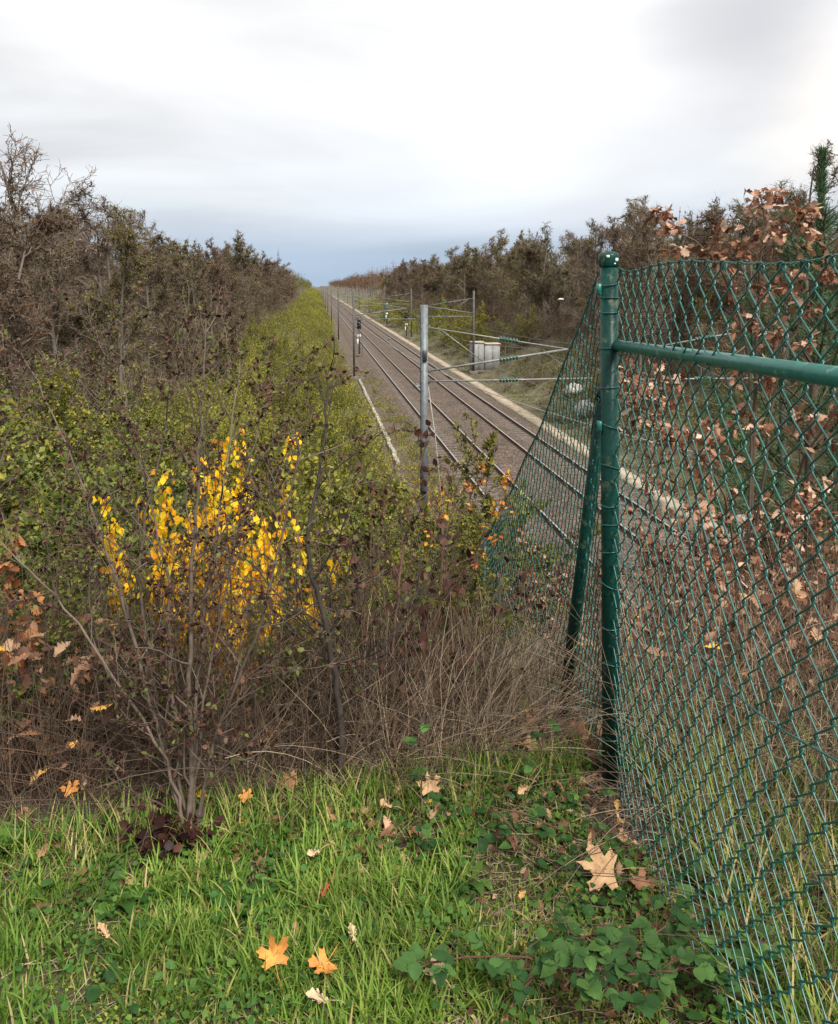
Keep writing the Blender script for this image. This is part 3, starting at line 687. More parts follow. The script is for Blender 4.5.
# far-off wood on both sides, one mass each
def wood_mass(name, X0, X1, d0, d1, n, h, label, seed):
    rs = np.random.RandomState(seed); mb = MB()
    D = d0 * (d1 / d0) ** rs.rand(n); X = rs.uniform(X0, X1, n)
    tw = []; 
    for X_, D_ in zip(X, D):
        p = tk(X_, D_); z = gz(p.x, p.y); hh = h * rs.uniform(.8, 1.12)
        tw.append(([Vector((p.x, p.y, z)), Vector((p.x + rs.normal(0, .3), p.y, z + hh * .5)), Vector((p.x + rs.normal(0, .5), p.y, z + hh))], [.14, .10, .03]))
        k = 130 if D_ < 420 else 70
        s_ = .22 if D_ < 420 else .42
        c0 = np.array([p.x, p.y, z + hh * .58]); v = rs.normal(0, 1, (k, 3)); v /= np.linalg.norm(v, axis=1, keepdims=True); v *= (rs.rand(k, 1) ** .4)
        leaves(mb, c0 + v * np.array([2.3, 2.3, hh * .42]), rs.normal(0, 1, (k, 3)) + [0, 0, .8], rs.uniform(.6, 1.5, k) * s_ * 1.7, T_dia(.22), rs, m=1, rnd=np.clip(rs.rand() * .6 + rs.rand(k) * .4, 0, 1))
    tubes(mb, tw, 4, m=0)
    tag(mb.build(name, [trunk_tree, treeleaf_m]), label, 'wood', None, 'stuff')
wood_mass('distant_wood', -40, -5.5, 200, 1500, 700, 9.0, 'far off brown wood left of the line near the horizon', 1)
wood_mass('distant_wood', 22, 70, 230, 1500, 900, 11.0, 'far off brown wood right of the line near the horizon', 2)
# the deep interior behind the front rows
wood_mass('inner_wood', -60, -21, 24, 210, 380, 9.4, 'brown mass of branches deep inside the wood left of the line', 3)
wood_mass('inner_wood', 41, 90, 40, 240, 420, 11.6, 'brown mass of branches deep inside the wood right of the line', 4)

# brushy understorey that closes the edge of the woods
def understorey(name, n, Xr, Dr, h, label, seed, k=120, gap=1):
    rs = np.random.RandomState(seed); mb = MB(); D = Dr[0] * (Dr[1] / Dr[0]) ** rs.rand(n); X = rs.uniform(Xr[0], Xr[1], n)
    for X_, D_ in zip(X, D):
        p = tk(X_, D_); z = gz(p.x, p.y); hh = h * rs.uniform(.5, 1.15); g = max(1, D_ / 60) ** .5; kk = int(k / g)
        v = rs.normal(0, 1, (kk, 3)); v /= np.linalg.norm(v, axis=1, keepdims=True); v *= rs.rand(kk, 1) ** .4; v[:, 2] = np.abs(v[:, 2])
        c = np.array([p.x, p.y, z]) + v * np.array([1.1, 1.1, hh * .85])
        leaves(mb, c, v * [.8, .8, .2] + [0, 0, 1.0], rs.uniform(.25, .75, kk) * g, T_dia(.011 * g, .0), rs, jit=.7, m=0, rnd=np.clip(rs.rand(kk) * .7 + .3 * rs.rand(), 0, 1))
        q = int(kk * rs.choice([.4, .7, 1.3, 2.2])); v2 = rs.normal(0, 1, (q, 3)); v2 /= np.linalg.norm(v2, axis=1, keepdims=True) + 1e-9; v2[:, 2] = np.abs(v2[:, 2])
        cc = rs.rand()
        leaves(mb, np.array([p.x, p.y, z]) + v2 * np.array([1.1, 1.1, hh * .95]) * rs.rand(q, 1) ** .3, v2, rs.uniform(.6, 1.3, q) * .075 * g, T_dia(.36), rs, m=1, rnd=np.clip(cc * .8 + rs.rand(q) * .3, 0, 1))
    tag(mb.build(name, [twig_tree, treeleaf_m]), label, 'undergrowth', None, 'stuff')
understorey('understorey', 1100, (-21, -4.9), (13, 230), 3.0, 'brown and olive brush filling the wood left of the line', 21)
understorey('understorey', 1100, (19.5, 38), (26, 260), 3.4, 'brown brush filling the foot of the wood right of the line', 22)
# the sparse pinkish tree that rises on the left
pk = tree_proto(31, 9.6, 'spreading_tree', 'sparse tree with pinkish leaves rising highest above the wood at the left edge', leafm=treepink_m, nleaf=2, slim=1.15, lsize=.10, dens=.8, trunk_r=.16, nospray=True)
p = Vector((-15.4, 34.0, 0)); pk.location = (p.x, p.y, gz(p.x, p.y)); pk.scale = (1.1, 1.1, 1.12); pk.rotation_euler = (0, 0, 1.2)
# dark broad tree on the right skyline
for (px, D_, sc, ss, lab) in ((640, 44, 1.25, 41, 'tall dark tree topping the wood right of the line, behind the fence post'), (545, 78, 1.08, 42, 'dark bushy crowned tree rising above the wood just left of the fence post'), (488, 112, 1.12, 43, 'small dark crowned tree sticking out of the skyline above the relay cabinet')):
    q = tree_proto(ss, 8.8, 'skyline_tree', lab, nleaf=6, slim=1.05, lsize=.10)
    xx = (px - 419) / F * D_; X_, D2 = to_tk(xx, D_); X_ = max(X_, 26)
    q.location = (xx, D_, gz(xx, D_)); q.scale = (sc, sc, sc)

# ------------------------------------------------------------------ shrubs
def shrub_proto(seed, h, name, leafm, nst=7, nleaf=7, lsize=.05, spread=.5, twm=bark_brown, T=None, twr=.004, levels=4, up=.10, start=.12, sides=3, leafdown=0, r0=None, ncl=(7, 6, 5), lr=.45, jit=.6):
    rng = random.Random(seed); rs = np.random.RandomState(seed)
    P = [dict(seg=7, wob=.10, up=up * .4, n=ncl[0], ang=.6, lr=lr, rr=.6, start=start, taper=.3, shape=.35, leaf=0),
         dict(seg=5, wob=.14, up=up * .5, n=ncl[1], ang=.65, lr=.5, rr=.6, start=.12, taper=.4, shape=.3, leaf=nleaf // 2, ldown=leafdown),
         dict(seg=3, wob=.16, up=up * .4, n=ncl[2], ang=.6, lr=.5, rr=.7, start=.1, taper=.5, leaf=nleaf, ldown=leafdown)]
    if levels > 3: P.append(dict(seg=2, wob=.14, up=.02, n=0, ang=.6, lr=.5, rr=.7, start=.1, taper=.6, leaf=max(1, nleaf // 2), ldown=leafdown))
    polys = {}; lf = []
    for k in range(nst):
        a = k / nst * 6.28 + rng.uniform(-.4, .4); s = spread * rng.uniform(.25, 1.1)
        grow(rng, Vector((.08 * math.cos(a), .08 * math.sin(a), -.08)), Vector((math.cos(a) * s, math.sin(a) * s, 1)).normalized(), h * rng.uniform(.75, 1.05), (r0 or h * .008) * rng.uniform(.7, 1.2), 0, P, polys, lf)
    root = empty(name, (0, 0, 0), 0, 'x', 'shrub')
    mb = MB(); tubes(mb, polys[0], 6); tubes(mb, [(p, [max(q, twr) for q in r_]) for p, r_ in polys[1]], 4)
    for lv in (2, 3):
        if lv in polys: tubes(mb, [(p, [max(q, twr * .7) for q in r_]) for p, r_ in polys[lv]], 3)
    mb.build('stems', twm, root, True)
    mb = MB(); leaves(mb, [a for a, _ in lf], [b_ for _, b_ in lf], rs.uniform(.6, 1.25, len(lf)) * lsize, T or (T_oval(.34) if name == 'brown_shrub' else T_dia(.34)), rs, jit=jit)
    mb.build('foliage', leafm, root, False)
    return root
# yellow-green strip on the cutting slope: one mass of low growth
def undergrowth(name, n, Xr, Dr, h, mats, label, seed, lsz=.10, k0=150, thin=None):
    rs = np.random.RandomState(seed); mb = MB(); tw = []
    D = Dr[0] * (Dr[1] / Dr[0]) ** rs.rand(n); X = rs.uniform(Xr[0], Xr[1], n)
    for X_, D_ in zip(X, D):
        p = tk(X_, D_); z = gz(p.x, p.y); s = rs.uniform(.6, 1.3); k = int(k0 * (1 if D_ < 60 else .6))
        g = max(1, D_ / 70) ** .6
        if D_ > 200: k = k // 2
        v = rs.normal(0, 1, (k, 3)); v /= np.linalg.norm(v, axis=1, keepdims=True); v *= rs.rand(k, 1) ** .5
        v[:, 2] = np.abs(v[:, 2])
        sh = np.array([.75 * s * g, .75 * s * g, h * s])
        cr_ = np.clip(rs.rand() * .60 + .26 * vn(X_, D_, .16) + rs.rand(k) * .40 - .02, 0, 1)
        leaves(mb, np.array([p.x, p.y, z]) + v * sh, v + [0, 0, .5], rs.uniform(.6, 1.4, k) * lsz * g, T_dia(.36), rs, m=1, rnd=cr_)
        for j in range(5):
            a = rs.rand() * 6.28; e = Vector((p.x + math.cos(a) * .5 * s, p.y + math.sin(a) * .5 * s, z + h * s * rs.uniform(.6, 1.55)))
            tw.append(([Vector((p.x, p.y, z - .05)), Vector((p.x, p.y, z)).lerp(e, .5) + Vector((0, 0, .08)), e], [.010, .008, .004]))
    tubes(mb, tw, 3, m=0)
    tag(mb.build(name, mats), label, 'undergrowth', None, 'stuff')
undergrowth('undergrowth', 2500, (-6.0, 2.9), (13, 1000), 1.05, [bark_brown, shrubg_m], 'yellow green low growth covering the slope left of the line', 8, .10, 200)
undergrowth('verge_brush', 1000, (16.2, 25), (22, 300), .95, [bark_brown, litter_olive], 'dull green and brown brush on the bank right of the line', 9, .10, 130)
undergrowth('bank_bushes', 130, (16.0, 20.5), (78, 330), 2.0, [bark_brown, shrubg_m], 'yellow green bushes massed on the bank right of the line towards the distance', 14, .13, 300)
undergrowth('trackside_weeds', 750, (13.8, 19.5), (20, 300), .42, [bark_brown, litter_olive], 'low weeds on the verge along the concrete path', 10, .07, 110)
undergrowth('bed_edge_weeds', 130, (3.95, 5.3), (18, 75), .42, [bark_brown, shrubg_m], 'yellow green weeds creeping over the left edge of the ballast', 15, .07, 110)
undergrowth('ballast_weeds', 16, (6.4, 8.2), (26, 40), .10, [bark_brown, shrubg_m], 'thin yellow green weeds growing in the ballast between the rails', 12, .05, 60)

sg = [shrub_proto(51, 1.9, 'leafy_shrub', shrubd_m, 8, 8, .052, .6), shrub_proto(52, 2.2, 'leafy_shrub', shrubg_m, 7, 8, .052, .5), shrub_proto(53, 1.7, 'leafy_shrub', shrubd_m, 9, 5, .05, .8), shrub_proto(54, 2.3, 'leafy_shrub', olive_m, 6, 5, .05, .5), shrub_proto(55, 1.5, 'brown_shrub', oak_m, 9, 3, .06, .8, twm=twig_red)]
used2 = {}
rng = random.Random(9)
cnt = 0
for k in range(96):
    d = 5.2 + 12 * (k / 96) ** .9 + rng.uniform(-.4, .4)
    x = rng.uniform(-.62, .04) * d
    if x > .15 and d < 12: x = -abs(x)
    pr = sg[rng.choice([0, 0, 1, 2, 3])] if x < -.30 * d else sg[rng.choice([0, 1, 1, 2])]
    s_ = rng.uniform(.75, 1.15) * (1.25 if x < -.35 * d else .9)
    place(pr, used2, (x, d, gz(x, d)), rng.uniform(0, 6.28), s_, {sg[0].name: 'mid green leafed shrub in the thicket on the slope', sg[1].name: 'yellow green leafed shrub in the thicket on the slope', sg[2].name: 'low mid green spreading shrub in the thicket on the slope', sg[3].name: 'tall sparse olive and brown leafed shrub in the thicket on the slope'}[pr.name], 'shrubs in the thicket')
for (X, d, s, l) in ((17.2, 88, 2.1, 'rounded yellow green bush just behind the relay cabinet'), (17.5, 100, 2.3, 'yellow green bush between the signals and the relay cabinet'), (17, 150, 2.2, 'yellow green bush behind the farther signal'), (19.5, 74, 1.6, 'yellow green bush in front of the brown wood to the right of the cabinet')):
    o = place(sg[1], used2, tuple(tk(X, d, gz(*tk(X, d).xy))), rng.uniform(0, 6), s, l, 'x'); del o['group']
for (px, d, k, s_, l) in ((430, 5.6, 1, .85, 'yellow green shrub standing below the near catenary mast'), (385, 6.6, 0, .9, 'mid green shrub just left of the near catenary mast foot'), (455, 4.6, 3, .5, 'low olive shrub between the mast foot and the sloping mesh'), (355, 5.2, 1, .8, 'yellow green shrub right of the golden shrubs'), (300, 7.5, 1, 1.0, 'yellow green shrub behind the golden shrubs, in line with the black sapling')):
    x = (px - 419) / F * d
    o = place(sg[k], used2, (x, d, gz(x, d)), rng.uniform(0, 6), s_, l, 'shrubs in the thicket')
for k in range(34):
    D_ = 14 + 46 * (k / 34) ** 1.2 + rng.uniform(-1, 1); X_ = rng.uniform(-4.5, 2.2); q = tk(X_, D_)
    place(sg[rng.choice([0, 1, 1, 1, 3])], used2, (q.x, q.y, gz(q.x, q.y)), rng.uniform(0, 6), rng.uniform(.6, 1.05), 'shrub standing out of the yellow green growth on the slope left of the line', 'shrubs on the cutting slope')
for (px, d, k, s_, l) in ((40, 2.9, 2, .42, 'low green sprig among the dark stems near the left edge'), (100, 3.1, 3, .34, 'small olive sprig among the stems left of the many stemmed bush'), (265, 3.0, 2, .36, 'small green sprig among the stems between the bush and the black sapling'), (380, 3.1, 3, .34, 'small olive sprig among the stems right of the black sapling'), (430, 3.4, 1, .36, 'small yellow green sprig in the dry tangle'), (500, 3.6, 2, .32, 'green sprig in the dry tangle beside the sloping mesh')):
    x = (px - 419) / F * d
    place(sg[k], used2, (x, d, gz(x, d)), rng.uniform(0, 6), s_, l, 'leafy sprigs in the tangle')
# right-hand slope beyond the fence
for k in range(16):
    d = rng.uniform(7, 14); x = rng.uniform(.32, .62) * d
    place(sg[rng.choice([2, 3, 3])], used2, (x, d, gz(x, d)), rng.uniform(0, 6), rng.uniform(.55, .8), 'scrubby green shrub on the slope seen through the right fence panel', 'scrubby shrubs behind the fence')
for k in range(8):
    d = rng.uniform(3.6, 8.5); x = rng.uniform(.24, .60) * d; s_ = min(1.0, max(.3, (CAMZ - .30 * d - gz(x, d)) / 1.55)) * rng.uniform(.75, 1.1)
    place(sg[4], used2, (x, d, gz(x, d)), rng.uniform(0, 6), s_, 'brown leaved scrub on the slope seen through the right fence panel', 'brown scrub behind the fence')

# golden shrub: upright shoots hung with yellow leaves
def golden(loc, nst, h, spread, seed, label, nl=60):
    rng = random.Random(seed); rs = np.random.RandomState(seed); polys = []; lf = []
    for k in range(nst):
        a = rng.uniform(0, 6.28); rr = spread * rng.random() ** .6
        b0 = Vector((rr * math.cos(a) * .6, rr * math.sin(a) * .6, -.1)); d = Vector((math.cos(a) * .10 * rr, math.sin(a) * .10 * rr, 1)).normalized()
        L = h * rng.uniform(.55, 1.05) * (1 - .25 * rr / max(spread, .1)); pts = [b0]; n = 9
        for i in range(n):
            d = (d + Vector((rng.gauss(0, .06), rng.gauss(0, .06), .02))).normalized(); pts.append(pts[-1] + d * L / n)
        polys.append((pts, [.008 * (1 - .75 * i / n) for i in range(n + 1)]))
        for j in range(nl):
            t_ = rng.uniform(.05, 1.0) * n; i = min(int(t_), n - 1); q = pts[i].lerp(pts[i + 1], t_ - i)
            off = Vector((rng.gauss(0, 1), rng.gauss(0, 1), 0)) * (.026 * (1.3 - t_ / n) + .010)
            lf.append((q + off, Vector((rng.gauss(0, .5), rng.gauss(0, .5), -1))))
    root = empty('golden_shrub', loc, 0, label, 'shrub', 'golden leaved shrubs')
    mb = MB(); tubes(mb, polys, 5); mb.build('stems', bark_brown, root, True)
    mb = MB(); leaves(mb, [a for a, _ in lf], [b_ for _, b_ in lf], rs.uniform(.7, 1.3, len(lf)) * .033, T_oval(.36), rs, jit=.25, up=.0); mb.build('foliage', yellow_m, root, False)
def gp(px, py_, d): p = at(px, py_, d); return (p.x, p.y, gz(p.x, p.y))
golden(gp(228, 640, 3.6), 36, 1.78, .46, 3, 'tall golden yellow shrub in the middle of the thicket, its shoots the brightest', 230)
golden(gp(155, 660, 3.3), 15, 1.28, .30, 4, 'smaller golden yellow shrub left of the pale upright stem', 190)
golden(gp(306, 640, 3.7), 14, 1.40, .30, 5, 'golden shrub with orange tinted leaves behind the thin black sapling', 150)

# hero bush with several stems at the grass edge, left
def hero(name, base, stems, label, twm, leafm, P, lsize, nl, seed, T, cat='shrub', sides=7):
    """stems: list of (pixel tips with depth, radius); the stems are laid through those points"""
    rng = random.Random(seed); rs = np.random.RandomState(seed); polys = {}; lf = []; main = []
    for tips, r in stems:
        pts = [Vector(base)] + [at(*q) for q in tips]
        # smooth resample
        res = []
        for i in range(len(pts) - 1):
            p0 = pts[max(i - 1, 0)]; p1 = pts[i]; p2 = pts[i + 1]; p3 = pts[min(i + 2, len(pts) - 1)]
            for k in range(6):
                u = k / 6; res.append(.5 * ((2 * p1) + (p2 - p0) * u + (2 * p0 - 5 * p1 + 4 * p2 - p3) * u * u + (3 * p1 - p0 - 3 * p2 + p3) * u ** 3) + Vector((rng.gauss(0, .004), rng.gauss(0, .004), 0)))
        res.append(pts[-1]); n = len(res)
        rad = [r * (1 - .82 * i / n) for i in range(n)]
        main.append((res, rad))
        for j in range(P['n']):
            tt = (P['start'] + (1 - P['start']) * (j + rng.random()) / P['n']) * (n - 1); i = min(int(tt), n - 2); q = res[i].lerp(res[i + 1], tt - i); dd = (res[i + 1] - res[i]).normalized()
            a = Vector((rng.gauss(0, 1), rng.gauss(0, 1), rng.gauss(0, 1))); a = (a - dd * a.dot(dd)).normalized(); ang = rng.uniform(.5, 1.1)
            grow(rng, q, dd * math.cos(ang) + a * math.sin(ang), P['L'] * rng.uniform(.5, 1.2) * (1 - .35 * tt / n), max(rad[i] * .5, .0022), 0, P['P'], polys, lf)
    root = empty(name, tuple(base), 0, label, cat)
    off = np.array(tuple(base))
    mb = MB(); tubes(mb, main, sides)
    for lv in polys: tubes(mb, [(p, [max(q, .0012) for q in r_]) for p, r_ in polys[lv]], 4 if lv == 0 else 3)
    mb.V = [v - off for v in mb.V]; mb.build('stems', twm, root, True)
    if lf:
        mb = MB(); leaves(mb, [a for a, _ in lf], [b_ for _, b_ in lf], rs.uniform(.55, 1.25, len(lf)) * lsize, T, rs); mb.V = [v - off for v in mb.V]; mb.build('foliage', leafm, root, False)
    return root
PP = [dict(seg=5, wob=.13, up=.05, n=5, ang=.7, lr=.55, rr=.6, start=.15, taper=.4, leaf=3), dict(seg=4, wob=.15, up=.03, n=3, ang=.6, lr=.55, rr=.7, start=.2, taper=.5, leaf=4), dict(seg=2, wob=.1, up=.0, n=0, ang=.6, lr=.5, rr=.7, start=.2, taper=.5, leaf=2)]
def rg(px, py_):
    p = at(px, py_, (CAMZ / ((py_ - 285) / F))); p.z = gz(p.x, p.y) - .02; return p
b1 = rg(190, 846)
hero('thicket_bush', b1, [([(190, 700, 2.38), (192, 560, 2.42), (201, 430, 2.5), (206, 320, 2.6)], .0095), ([(150, 700, 2.36), (110, 560, 2.4), (60, 430, 2.5), (20, 350, 2.6)], .0065),
     ([(172, 690, 2.45), (165, 560, 2.6), (130, 430, 2.8), (120, 330, 2.9)], .006), ([(205, 700, 2.45), (232, 560, 2.6), (255, 440, 2.8), (275, 370, 2.9)], .0055),
     ([(165, 760, 2.32), (90, 640, 2.35), (20, 560, 2.4), (-30, 520, 2.45)], .0055), ([(160, 720, 2.5), (140, 560, 2.6), (165, 430, 2.7), (180, 330, 2.75)], .007),
     ([(215, 740, 2.35), (262, 620, 2.4), (290, 500, 2.5), (300, 420, 2.55)], .007), ([(200, 650, 2.6), (215, 540, 2.7), (235, 400, 2.8), (240, 370, 2.9)], .007)],
     'many stemmed bush with grey stems and dark purple leaves rising from the grass edge', bark_grey, purple_m, dict(n=16, start=.12, L=.40, P=PP), .019, 3, 5, T_oval(.30))
b2 = rg(341, 795)
PB = [dict(seg=5, wob=.16, up=.0, n=4, ang=.8, lr=.55, rr=.6, start=.15, taper=.4, leaf=0), dict(seg=3, wob=.15, up=.0, n=2, ang=.7, lr=.5, rr=.7, start=.2, taper=.5, leaf=1)]
hero('thorn_sapling', b2, [([(338, 690, 2.52), (322, 610, 2.5), (308, 545, 2.52), (325, 440, 2.6), (326, 370, 2.65)], .012), ([(338, 700, 2.66), (345, 640, 2.7), (372, 560, 2.8), (400, 500, 2.9)], .006), ([(330, 660, 2.6), (290, 610, 2.5), (250, 560, 2.45)], .005), ([(332, 680, 2.6), (380, 650, 2.5), (430, 590, 2.5)], .005)],
     'thin black barked sapling with bare thorny grey twigs standing at the grass edge', bark_dark, purple_m, dict(n=11, start=.18, L=.36, P=PB), .026, 1, 7, T_oval(.34), 'sapling')
b3 = rg(398, 790)
hero('reddish_shrub', b3, [([(394, 700, 2.75), (398, 600, 2.85), (408, 520, 2.95), (425, 450, 3.0)], .008), ([(410, 700, 2.8), (440, 600, 2.9), (440, 530, 3.0)], .006), ([(380, 700, 2.8), (365, 610, 2.9), (385, 500, 3.0)], .006), ([(420, 720, 2.8), (462, 660, 2.9), (500, 600, 3.0)], .005)],
     'leggy shrub with reddish brown shoots and few dark red leaves right of the black sapling', twig_red, purple_m, dict(n=12, start=.2, L=.34, P=PP[1:]), .036, 1, 9, T_oval(.34))
# orange-leaved sprig
b4 = at(452, 640, 3.3); b4.z = gz(b4.x, b4.y)
PO = [dict(seg=3, wob=.15, up=.05, n=2, ang=.7, lr=.6, rr=.6, start=.3, taper=.4, leaf=2, lstart=.4), dict(seg=2, wob=.15, up=.0, n=0, ang=.7, lr=.5, rr=.7, start=.2, taper=.5, leaf=1)]
hero('autumn_dogwood', b4, [([(452, 560, 3.2), (468, 500, 3.2), (482, 478, 3.2)], .004), ([(448, 590, 3.2), (440, 530, 3.2), (436, 500, 3.2)], .004), ([(460, 590, 3.25), (500, 520, 3.2), (512, 480, 3.2)], .004), ([(450, 600, 3.25), (478, 545, 3.2), (500, 500, 3.15)], .004)],
     'young shrub with yellow and orange pointed leaves in front of the rails', twig_red, orange_m, dict(n=7, start=.45, L=.12, P=PO), .027, 1, 12, T_oval(.26))
# hanging dry leaf cluster on a twig crossing the brackets
b5 = at(402, 740, 2.9); b5.z = gz(b5.x, b5.y)

# brown oaks
def oak(name, base, stems, label, leafm, lsize, seed, n, L, k=5):
    PK = [dict(seg=5, wob=.14, up=.04, n=4, ang=.75, lr=.55, rr=.6, start=.25, taper=.4, leaf=k, lstart=.35, ldown=-.5), dict(seg=3, wob=.15, up=.0, n=0, ang=.7, lr=.5, rr=.7, start=.2, taper=.5, leaf=k + 2, lstart=.3, ldown=-.5)]
    return hero(name, base, stems, label, bark_brown, leafm, dict(n=n, start=.25, L=L, P=PK), lsize, 1, seed, T_oak(), 'oak sapling')
b6 = Vector((1.75, 4.2, 0)); b6.z = gz(b6.x, b6.y) - .05
oak('oak_sapling', b6, [([(752, 480, 4.2), (756, 320, 4.1), (762, 250, 4.0), (768, 205, 4.0)], .014), ([(750, 400, 4.1), (730, 290, 3.9), (700, 245, 3.8), (668, 230, 3.8)], .008), ([(760, 300, 4.1), (790, 235, 4.0), (802, 212, 4.0)], .006), ([(770, 420, 4.0), (800, 320, 3.9), (822, 262, 3.7)], .009),
                        ([(730, 520, 3.9), (680, 430, 3.7), (640, 370, 3.6)], .008), ([(790, 500, 3.8), (830, 420, 3.6), (860, 380, 3.5)], .008), ([(690, 470, 3.8), (655, 425, 3.6), (632, 400, 3.5)], .007)],
    'tall oak sapling with curled brown leaves reaching above the right fence panel', oak_m, .054, 21, 11, .22, 2)
b7 = Vector((1.25, 4.9, 0)); b7.z = gz(b7.x, b7.y) - .05
oak('oak_sapling', b7, [([(690, 560, 4.9), (700, 480, 4.8), (715, 430, 4.7)], .010), ([(660, 600, 4.8), (650, 520, 4.7), (655, 470, 4.6)], .008), ([(740, 600, 4.7), (770, 540, 4.6), (800, 500, 4.5)], .008)],
    'lower oak sapling with brown leaves behind the mesh under the green rail', oak_m, .060, 22, 8, .28, 2)
b8 = at(20, 760, 2.75); b8.z = gz(b8.x, b8.y) - .02
oak('oak_sapling', b8, [([(10, 680, 2.8), (8, 600, 2.8), (20, 545, 2.8)], .007), ([(40, 690, 2.8), (30, 640, 2.8)], .005), ([(-20, 690, 2.8), (-30, 600, 2.8)], .005), ([(60, 740, 2.9), (80, 700, 3.0)], .005)],
    'small oak sapling with rusty orange leaves at the left edge', oak_orange_m, .05, 23, 6, .14, 1)

# young pine
pine = empty('young_pine', (2.49, 5.0, gz(2.49, 5.0) - .1), 0, 'young green pine with an upright leader at the right edge', 'pine')
rng = random.Random(4); rs = np.random.RandomState(4); H = 2.42 - pine.location.z
mb = MB(); mb.tube([(0.02 * math.sin(k), 0, H * k / 10) for k in range(11)], [.045 * (1 - .9 * k / 10) + .003 for k in range(11)], 8)
npz = []; ndr = []
def needles(a, b_, n, ln):
    for _ in range(n):
        tt = rng.random(); npz.append(a.lerp(b_, tt)); dd = (b_ - a).normalized() * .9 + Vector((rng.gauss(0, .6), rng.gauss(0, .6), rng.gauss(0, .6))); ndr.append(dd)
br = []
for wz_ in np.arange(.5, H - .45, .26):
    nb = 6; Lb = min(1.0, (H - wz_) * .42 + .05)
    for j in range(nb):
        a = j / nb * 6.28 + rng.random(); d = Vector((math.cos(a), math.sin(a), .55)).normalized(); p0 = Vector((0, 0, wz_)); pts = [p0]
        for s in range(5): d = (d + Vector((0, 0, .14))).normalized(); pts.append(pts[-1] + d * Lb / 5)
        br.append((pts, [.010, .008, .007, .006, .005, .003])); needles(pts[1], pts[3], int(120 * Lb), 1); needles(pts[3], pts[5], int(190 * Lb), 1)
        for q in (2, 3, 4):
            for s in (-1, 1):
                e = pts[q] + (d + Vector((-math.sin(a) * s, math.cos(a) * s, .1))).normalized() * Lb * .3; br.append(([pts[q], pts[q].lerp(e, .5), e], [.005, .004, .003])); needles(pts[q], e, int(90 * Lb), 1)
for _ in range(3800):
    zz_ = H - 1.5 * rng.random() ** 1.1; a = rng.uniform(0, 6.28); npz.append(Vector((0, 0, zz_))); ndr.append(Vector((math.cos(a), math.sin(a), 1.1 + .8 * rng.random())))
tubes(mb, br, 5); mb.build('trunk', bark_brown, pine, True)
mb = MB(); leaves(mb, npz, ndr, rs.uniform(.04, .075, len(npz)), T_dia(.034, .0), rs, jit=.15); mb.build('needles', needle_m, pine, False)

# ------------------------------------------------------------------ dry tangle and litter on the slope
def tangle(name, n, fx, rng_seed, mat, label, L=(.4, 1.1), rad=(.0009, .0022), arch=.35, lean=(0, 0), hmul=1.0):
    rng = random.Random(rng_seed); polys = []
    for _ in range(n):
        x, y = fx(rng); z = gz(x, y); p = Vector((x, y, z)); a = rng.uniform(0, 6.28); el = rng.uniform(.55, 1.5)
        d = Vector((math.cos(a) * math.cos(el) + lean[0], math.sin(a) * math.cos(el) + lean[1], math.sin(el) * hmul)).normalized(); l = rng.uniform(*L); pts = [p]; k = 7; g = rng.uniform(.2, 1.4) * arch
        for i in range(k):
            d = (d + Vector((rng.gauss(0, .07), rng.gauss(0, .07), -g / k))).normalized(); pts.append(pts[-1] + d * l / k)
        r = rng.uniform(*rad); polys.append((pts, [r * (1 - .5 * i / k) for i in range(k + 1)]))
    mb = MB(); tubes(mb, polys, 3); return tag(mb.build(name, mat, None, True), label, 'undergrowth', None, 'stuff')
tangle('dry_grass_tangle', 1900, lambda r: (lambda x: (x, float(edge(x)) + .16 + .14 * (x > .3) + abs(r.gauss(0, .85))))(min(.46, r.gauss(.12, .26))), 1, straw, 'tangle of dry straw coloured grass and stems beside the green post', (.15, .60), (.0006, .0019), arch=.6)
tangle('dead_stems', 2500, lambda r: (lambda x: (x, float(edge(x)) + .20 + abs(r.gauss(0, 1.0))))(r.uniform(-2.2, .22)), 2, straw_dk, 'thicket of brown dead stems along the edge of the grass', (.22, .62), (.0008, .0021), .45)
tangle('dark_bramble_stems', 1900, lambda r: (lambda x: (x, float(edge(x)) + .20 + abs(r.gauss(0, .8))))(r.uniform(-1.6, .28)), 13, bark_brown, 'dark bare stems tangled across the middle behind the grass', (.3, .85), (.0008, .0024), .4)
tangle('bare_brambles', 900, lambda r: (r.uniform(-2.6, .3), 2.9 + abs(r.gauss(0, 1.6))), 3, twig_red, 'reddish brown bramble canes tangled through the thicket', (.6, 1.3), (.0013, .0028), .8)
tangle('dry_fence_grass', 3400, lambda r: (r.uniform(.70, 2.9), 2.2 + abs(r.gauss(0, 1.5))), 4, straw, 'dry straw coloured grass behind the right fence panel', (.22, .68), arch=.9, lean=(-.15, -.05))
tangle('dark_fence_tangle', 1500, lambda r: (r.uniform(.72, 2.6), 1.6 + abs(r.gauss(0, 1.1))), 17, bark_brown, 'dark stems tangled low behind the right fence panel', (.3, .8), (.0008, .002), .9)
tangle('dead_fence_stems', 2600, lambda r: (r.uniform(.72, 3.8), 2.4 + abs(r.gauss(0, 2.0))), 5, straw_dk, 'brown dead stems on the slope behind the right fence panel', (.35, .85), (.001, .0026), .5)
